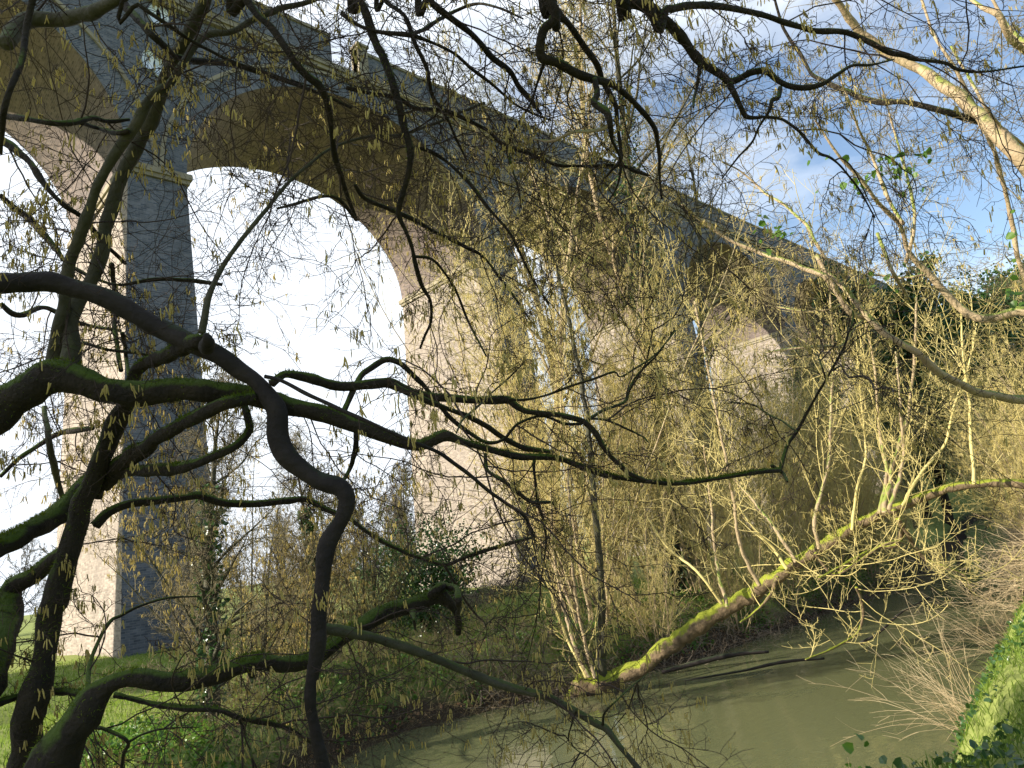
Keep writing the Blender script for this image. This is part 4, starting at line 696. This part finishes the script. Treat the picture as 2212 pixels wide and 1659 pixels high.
for x, y, s in [(44, 14, .8), (47, 19, .9), (53, 22, .95), (60, 24, 1.0), (67, 27, 1.0), (75, 27, 1.1), (85, 26, 1.2), (92, 20, 1.2), (100, 30, 1.3), (110, 24, 1.3), (95, 12, 1.3), (118, 36, 1.3), (70, 8, 1.1), (50, 6, .9), (42, 5, .8), (84, 6, 1.3), (62, 3, 1.1)]: put(tF, x, y, s, rngB.random()*6.28)
# unseen trees added left of the frame to keep the near boughs in shade
tG = bigtree('evergreen_tree', 12, 109, 'unseen ivy-covered tree added outside the left edge to shade the near boughs', 'tree', 'unseen trees added for shade', .3, 'twig_mid', 'bark', .01, nb=30, crown0=.03, ratio=.28, leaf_n=26000, leafsize=.26)
for x, y, s in [(-17.1, 10.8, 1.0), (-15.2, 11.4, 1.0), (-19.5, 9.9, .95)]: put(tG, x, y, s, rngB.random()*6.28)

# ivy-covered stump bush in the middle and ivied stem by the left shrubs
def ivybush(name, label, base, pts, rad, n, size, seed):
    rng = np.random.default_rng(seed); e = empty(name, base, label, 'bush'); B = Bag(); base = np.array(base)
    a = rng.random(9)*6.28; P = walk(np.zeros((9, 3)), np.stack([np.cos(a)*.3, np.sin(a)*.3, 1+0*a], 1), np.full(9, pts), 8, rng, .12); B.add(*tubes(P, np.full(9, .04), np.full(9, .01), 6)); B.obj('stems', 'bark', e)
    c = P[rng.integers(0, 9, n//30), rng.integers(2, 9, n//30)]+rng.normal(0, rad, (n//30, 3)); c[:, 2] = np.abs(c[:, 2]); S = np.repeat(c, 30, 0)+rng.normal(0, .17, (len(c)*30, 3)); V, F = leaves(S, rng, size, .3); tag(mesh('foliage', V, F, 'ivy', e), kind='stuff'); return e
ivybush('ivy_bush', 'dark glossy ivy-covered bush on the grass bank in front of the second pier', (11.3, 15.4, -.1), 2.3, .42, 9000, .075, 61)
b = at(430, 1600, 10.6); tI = bigtree('ivied_tree', 5.2, 110, 'dark upright trunk hung with catkin twigs in front of the first pier', 'tree', None, .13, 'twig_mid', 'bark_olive', .0035, nb=26, crown0=.12, ratio=.36, ivy=900); put(tI, 4.45, 11.55, 1)
tJ = bigtree('ivied_tree', 5.0, 111, 'ivy-wrapped thin trunk just left of the dark ivy bush', 'tree', None, .10, 'twig_mid', 'bark', .0035, nb=22, crown0=.15, ratio=.34, ivy=2200); put(tJ, 8.3, 14.9, 1)

# ------------------------------------------------------------------ ground cover
rngG = np.random.default_rng(9)
def scatter(n, x0, x1, y0, y1, cond):
    x = rngG.uniform(x0, x1, n); y = rngG.uniform(y0, y1, n); z = gh(x, y); ok = cond(x, y, z); return np.stack([x[ok], y[ok], z[ok]], 1)
fe_ = lambda x: np.interp(x, FE[:, 0], FE[:, 1]); ne_ = lambda x: np.interp(x, NE[:, 0], NE[:, 1])
S1 = scatter(150000, -2, 24, 8, 30, lambda x, y, z: (y > fe_(x)+.5) & (z > -.6) & (rngG.random(len(x)) < np.clip(14/np.hypot(x, y), .15, 1)))
V, q, t3 = blades(S1, rngG, .10, .007, .5); B = Bag(); g = mesh('grass', V, [q, t3], 'grassblade'); tag(g, kind='stuff')
S2 = scatter(60000, 2, 30, 8, 15.5, lambda x, y, z: (y > fe_(x)+.1) & (y < fe_(x)+3.6) & (pnoise(np.stack([x, y, z], 1), 1.8, 6) > -.25) & (z > -.95))
S2[:, 2] += rngG.random(len(S2))*.14
V, F = leaves(S2, rngG, .07, 1.2); g = mesh('ground_ivy', V, F, 'leaf'); tag(g, kind='stuff')
S3 = scatter(26000, 2, 30, 8, 15.5, lambda x, y, z: (y > fe_(x)-.2) & (y < fe_(x)+2.6) & (z > -.98)); S3[:, 2] += .02
V, F = leaves(S3, rngG, .06, 1.5); g = mesh('leaf_litter', V, F, 'deadleaf'); tag(g, kind='stuff')
S4 = scatter(90000, 4, 26, -1, 8, lambda x, y, z: (y < ne_(x)-.15) & (y > ne_(x)-1.75+.25*pnoise(np.stack([x, y, z], 1), 3, 9)) & (rngG.random(len(x)) < np.clip(9/x, .15, 1)))
V, q, t3 = blades(S4, rngG, .09, .005, .7); g = mesh('grass', V, [q, t3], 'grassblade'); tag(g, kind='stuff')
S5 = scatter(42000, 4, 26, -1, 8, lambda x, y, z: (y < ne_(x)+.1) & (y > ne_(x)-1.5) & (pnoise(np.stack([x, y, z], 1), 2.2, 7) > -.1) & (z > -.95)); S5[:, 2] += rngG.random(len(S5))*.10
V, F = leaves(S5, rngG, .055, 1.0); g = mesh('ground_ivy', V, F, 'ivy'); tag(g, kind='stuff')
S6 = scatter(9000, 4, 26, -1, 6, lambda x, y, z: (y < ne_(x)-1.2)); S6[:, 2] += .02; V, F = leaves(S6, rngG, .05, 2.0); g = mesh('leaf_litter', V, F, 'deadleaf'); tag(g, kind='stuff')
# scrub strip of brambles by the second pier and twiggy brash along the far waterline
def brash(name, S, L, r, m, label, cat, up=.6, wob=.2, sub=4):
    P = walk(S, rngG.normal(size=S.shape)*np.array([1, 1, .4])+np.array([0, 0, up]), L*rngG.uniform(.4, 1.2, len(S)), 7, rngG, wob, (0, 0, -.04)); B = Bag(); B.add(*tubes(P, np.full(len(P), r), np.full(len(P), r*.5), 3))
    s, d, l, _ = kids(P, np.full(len(P), L), sub, rngG, .2, (30, 70), .35); P2 = walk(s, d, l, 3, rngG, wob); B.add(*tubes(P2, np.full(len(P2), r*.6), np.full(len(P2), r*.4), 3)); o = B.obj(name, m); tag(o, kind='stuff'); return o
S7 = scatter(4200, 13, 27, 18.2, 23.5, lambda x, y, z: np.abs(y-20.3-.22*(x-19)) < 1.1); brash('bramble_scrub', S7, .8, .006, 'twig_grey', '', '')
S8 = scatter(9000, 9, 34, 8.5, 14, lambda x, y, z: (y > fe_(x)-.3) & (y < fe_(x)+1.3)); brash('bank_brash', S8, .9, .005, 'twig_grey', '', '', .3)
S9 = scatter(3500, 4, 12, 9.5, 16, lambda x, y, z: (y > fe_(x)+.0) & (y < fe_(x)+3.5)); brash('bank_brash', S9, .9, .0035, 'twig_mid', '', '', .5)
S10 = scatter(2600, 15, 34, 2.5, 8, lambda x, y, z: (y < ne_(x)+.3) & (y > ne_(x)-1.8)); brash('bank_brash', S10, 1.5, .006, 'reed', '', '', .5, .12)
# dry arching stems on the near bank, lower right
GD = 'dry stems on the near bank'
def dryclump(n, base, L, dirs, lab, r=.0028, spread=.12):
    rg = np.random.default_rng(int(abs(base[0]*100))); e = empty('dry_stem_clump', tuple(base), lab, 'dry stems', None); S = rg.normal(0, spread, (n, 3)); S[:, 2] = 0
    D = np.array(dirs)[None]+rg.normal(0, .33, (n, 3)); P = walk(S, D, L*rg.uniform(.45, 1.1, n), 10, rg, .05, (0, 0, -.055))
    V, F = tubes(P, np.full(n, r), np.full(n, r*.4), 4)
    for i in range(n): mesh('stem', V[i*44:(i+1)*44], F[:40], 'reed', e)
    s, d, l, _ = kids(P, np.full(n, L), 3, rg, .3, (20, 50), .28); P2 = walk(s, d, l, 4, rg, .1); V, F = tubes(P2, np.full(len(P2), r*.6), np.full(len(P2), r*.3), 3); tag(mesh('side_stems', V, F, 'reed', e), kind='stuff')
def nb_at(x, off): y = float(ne_(x))-off; return (x, y, gz(x, y)-.02)
dryclump(34, nb_at(8.6, .15), 1.25, (-.45, .55, .75), 'pale dry stems leaning over the water from the grassy bank at lower right')
dryclump(22, nb_at(10.2, .05), 1.2, (-.35, .6, .7), 'pale dry stems behind the first clump, arching left over the river')
dryclump(26, nb_at(13.0, .1), 1.8, (-.6, .5, .5), 'long dry stems spraying left from the bank near the right edge')
dryclump(18, nb_at(15.5, .1), 2.0, (-.5, .6, .6), 'dry bramble canes farther along the right bank')
dryclump(12, (5.0, 3.25, gz(5.0, 3.25)), 1.15, (.25, .05, 1.0), 'few tall dry stalks standing at the bottom edge in front of the water', .003, .25)
dryclump(9, (5.9, 3.0, gz(5.9, 3.0)), 1.0, (.0, .1, 1.0), 'thin dry stalks at the bottom edge right of the tall ones', .0026, .25)
S = np.array([at(x, y, d) for x, y, d in ((1850, 1585, 5.2), (1873, 1600, 5.2), (1845, 1620, 5.3), (1840, 1650, 5.2), (1860, 1655, 5.1), (1830, 1665, 5.2))])
lf = empty('bramble_spray', tuple(at(1850, 1700, 5.2)), 'few green bramble leaves on a thin cane at the bottom edge', 'bramble'); V, F = leaves(S, rngG, .075, .6, .9); mesh('leaves', V-np.array(lf.location), F, 'leaf', lf)
P = walk(np.array([[0, 0, -.5]]), np.array([[0, 0, 1.0]]), np.array([.75]), 8, rngG, .1); V, F = tubes(P, [.003], [.0015], 4); mesh('cane', V, F, 'reed', lf)
# sticks lying in the river
for pts, d, lab in (([(1430, 1452, 9), (1520, 1428, 11), (1600, 1412, 10), (1660, 1408, 6)], 14.3, 'grey fallen branch lying along the far waterline under the willow'), ([(1480, 1470, 3), (1600, 1450, 5), (1690, 1430, 7), (1780, 1422, 5)], 12.7, 'pale stick floating on the river below the willow'), ([(1858, 1390, 7), (1900, 1365, 6), (1950, 1320, 5), (2010, 1290, 4)], 11.6, 'dark forked branch poking out of the river at right')):
    R = trace(pts, d, d, .0); R[:, 2] = np.maximum(R[:, 2], WZ+.0); C_ = crom(R, .1); V, Q, tri = limb_mesh(C_, 8, .15, 3); o = mesh('fallen_branch', V, [Q, tri], 'bark_smooth', smooth=True); tag(o, lab, 'branch')
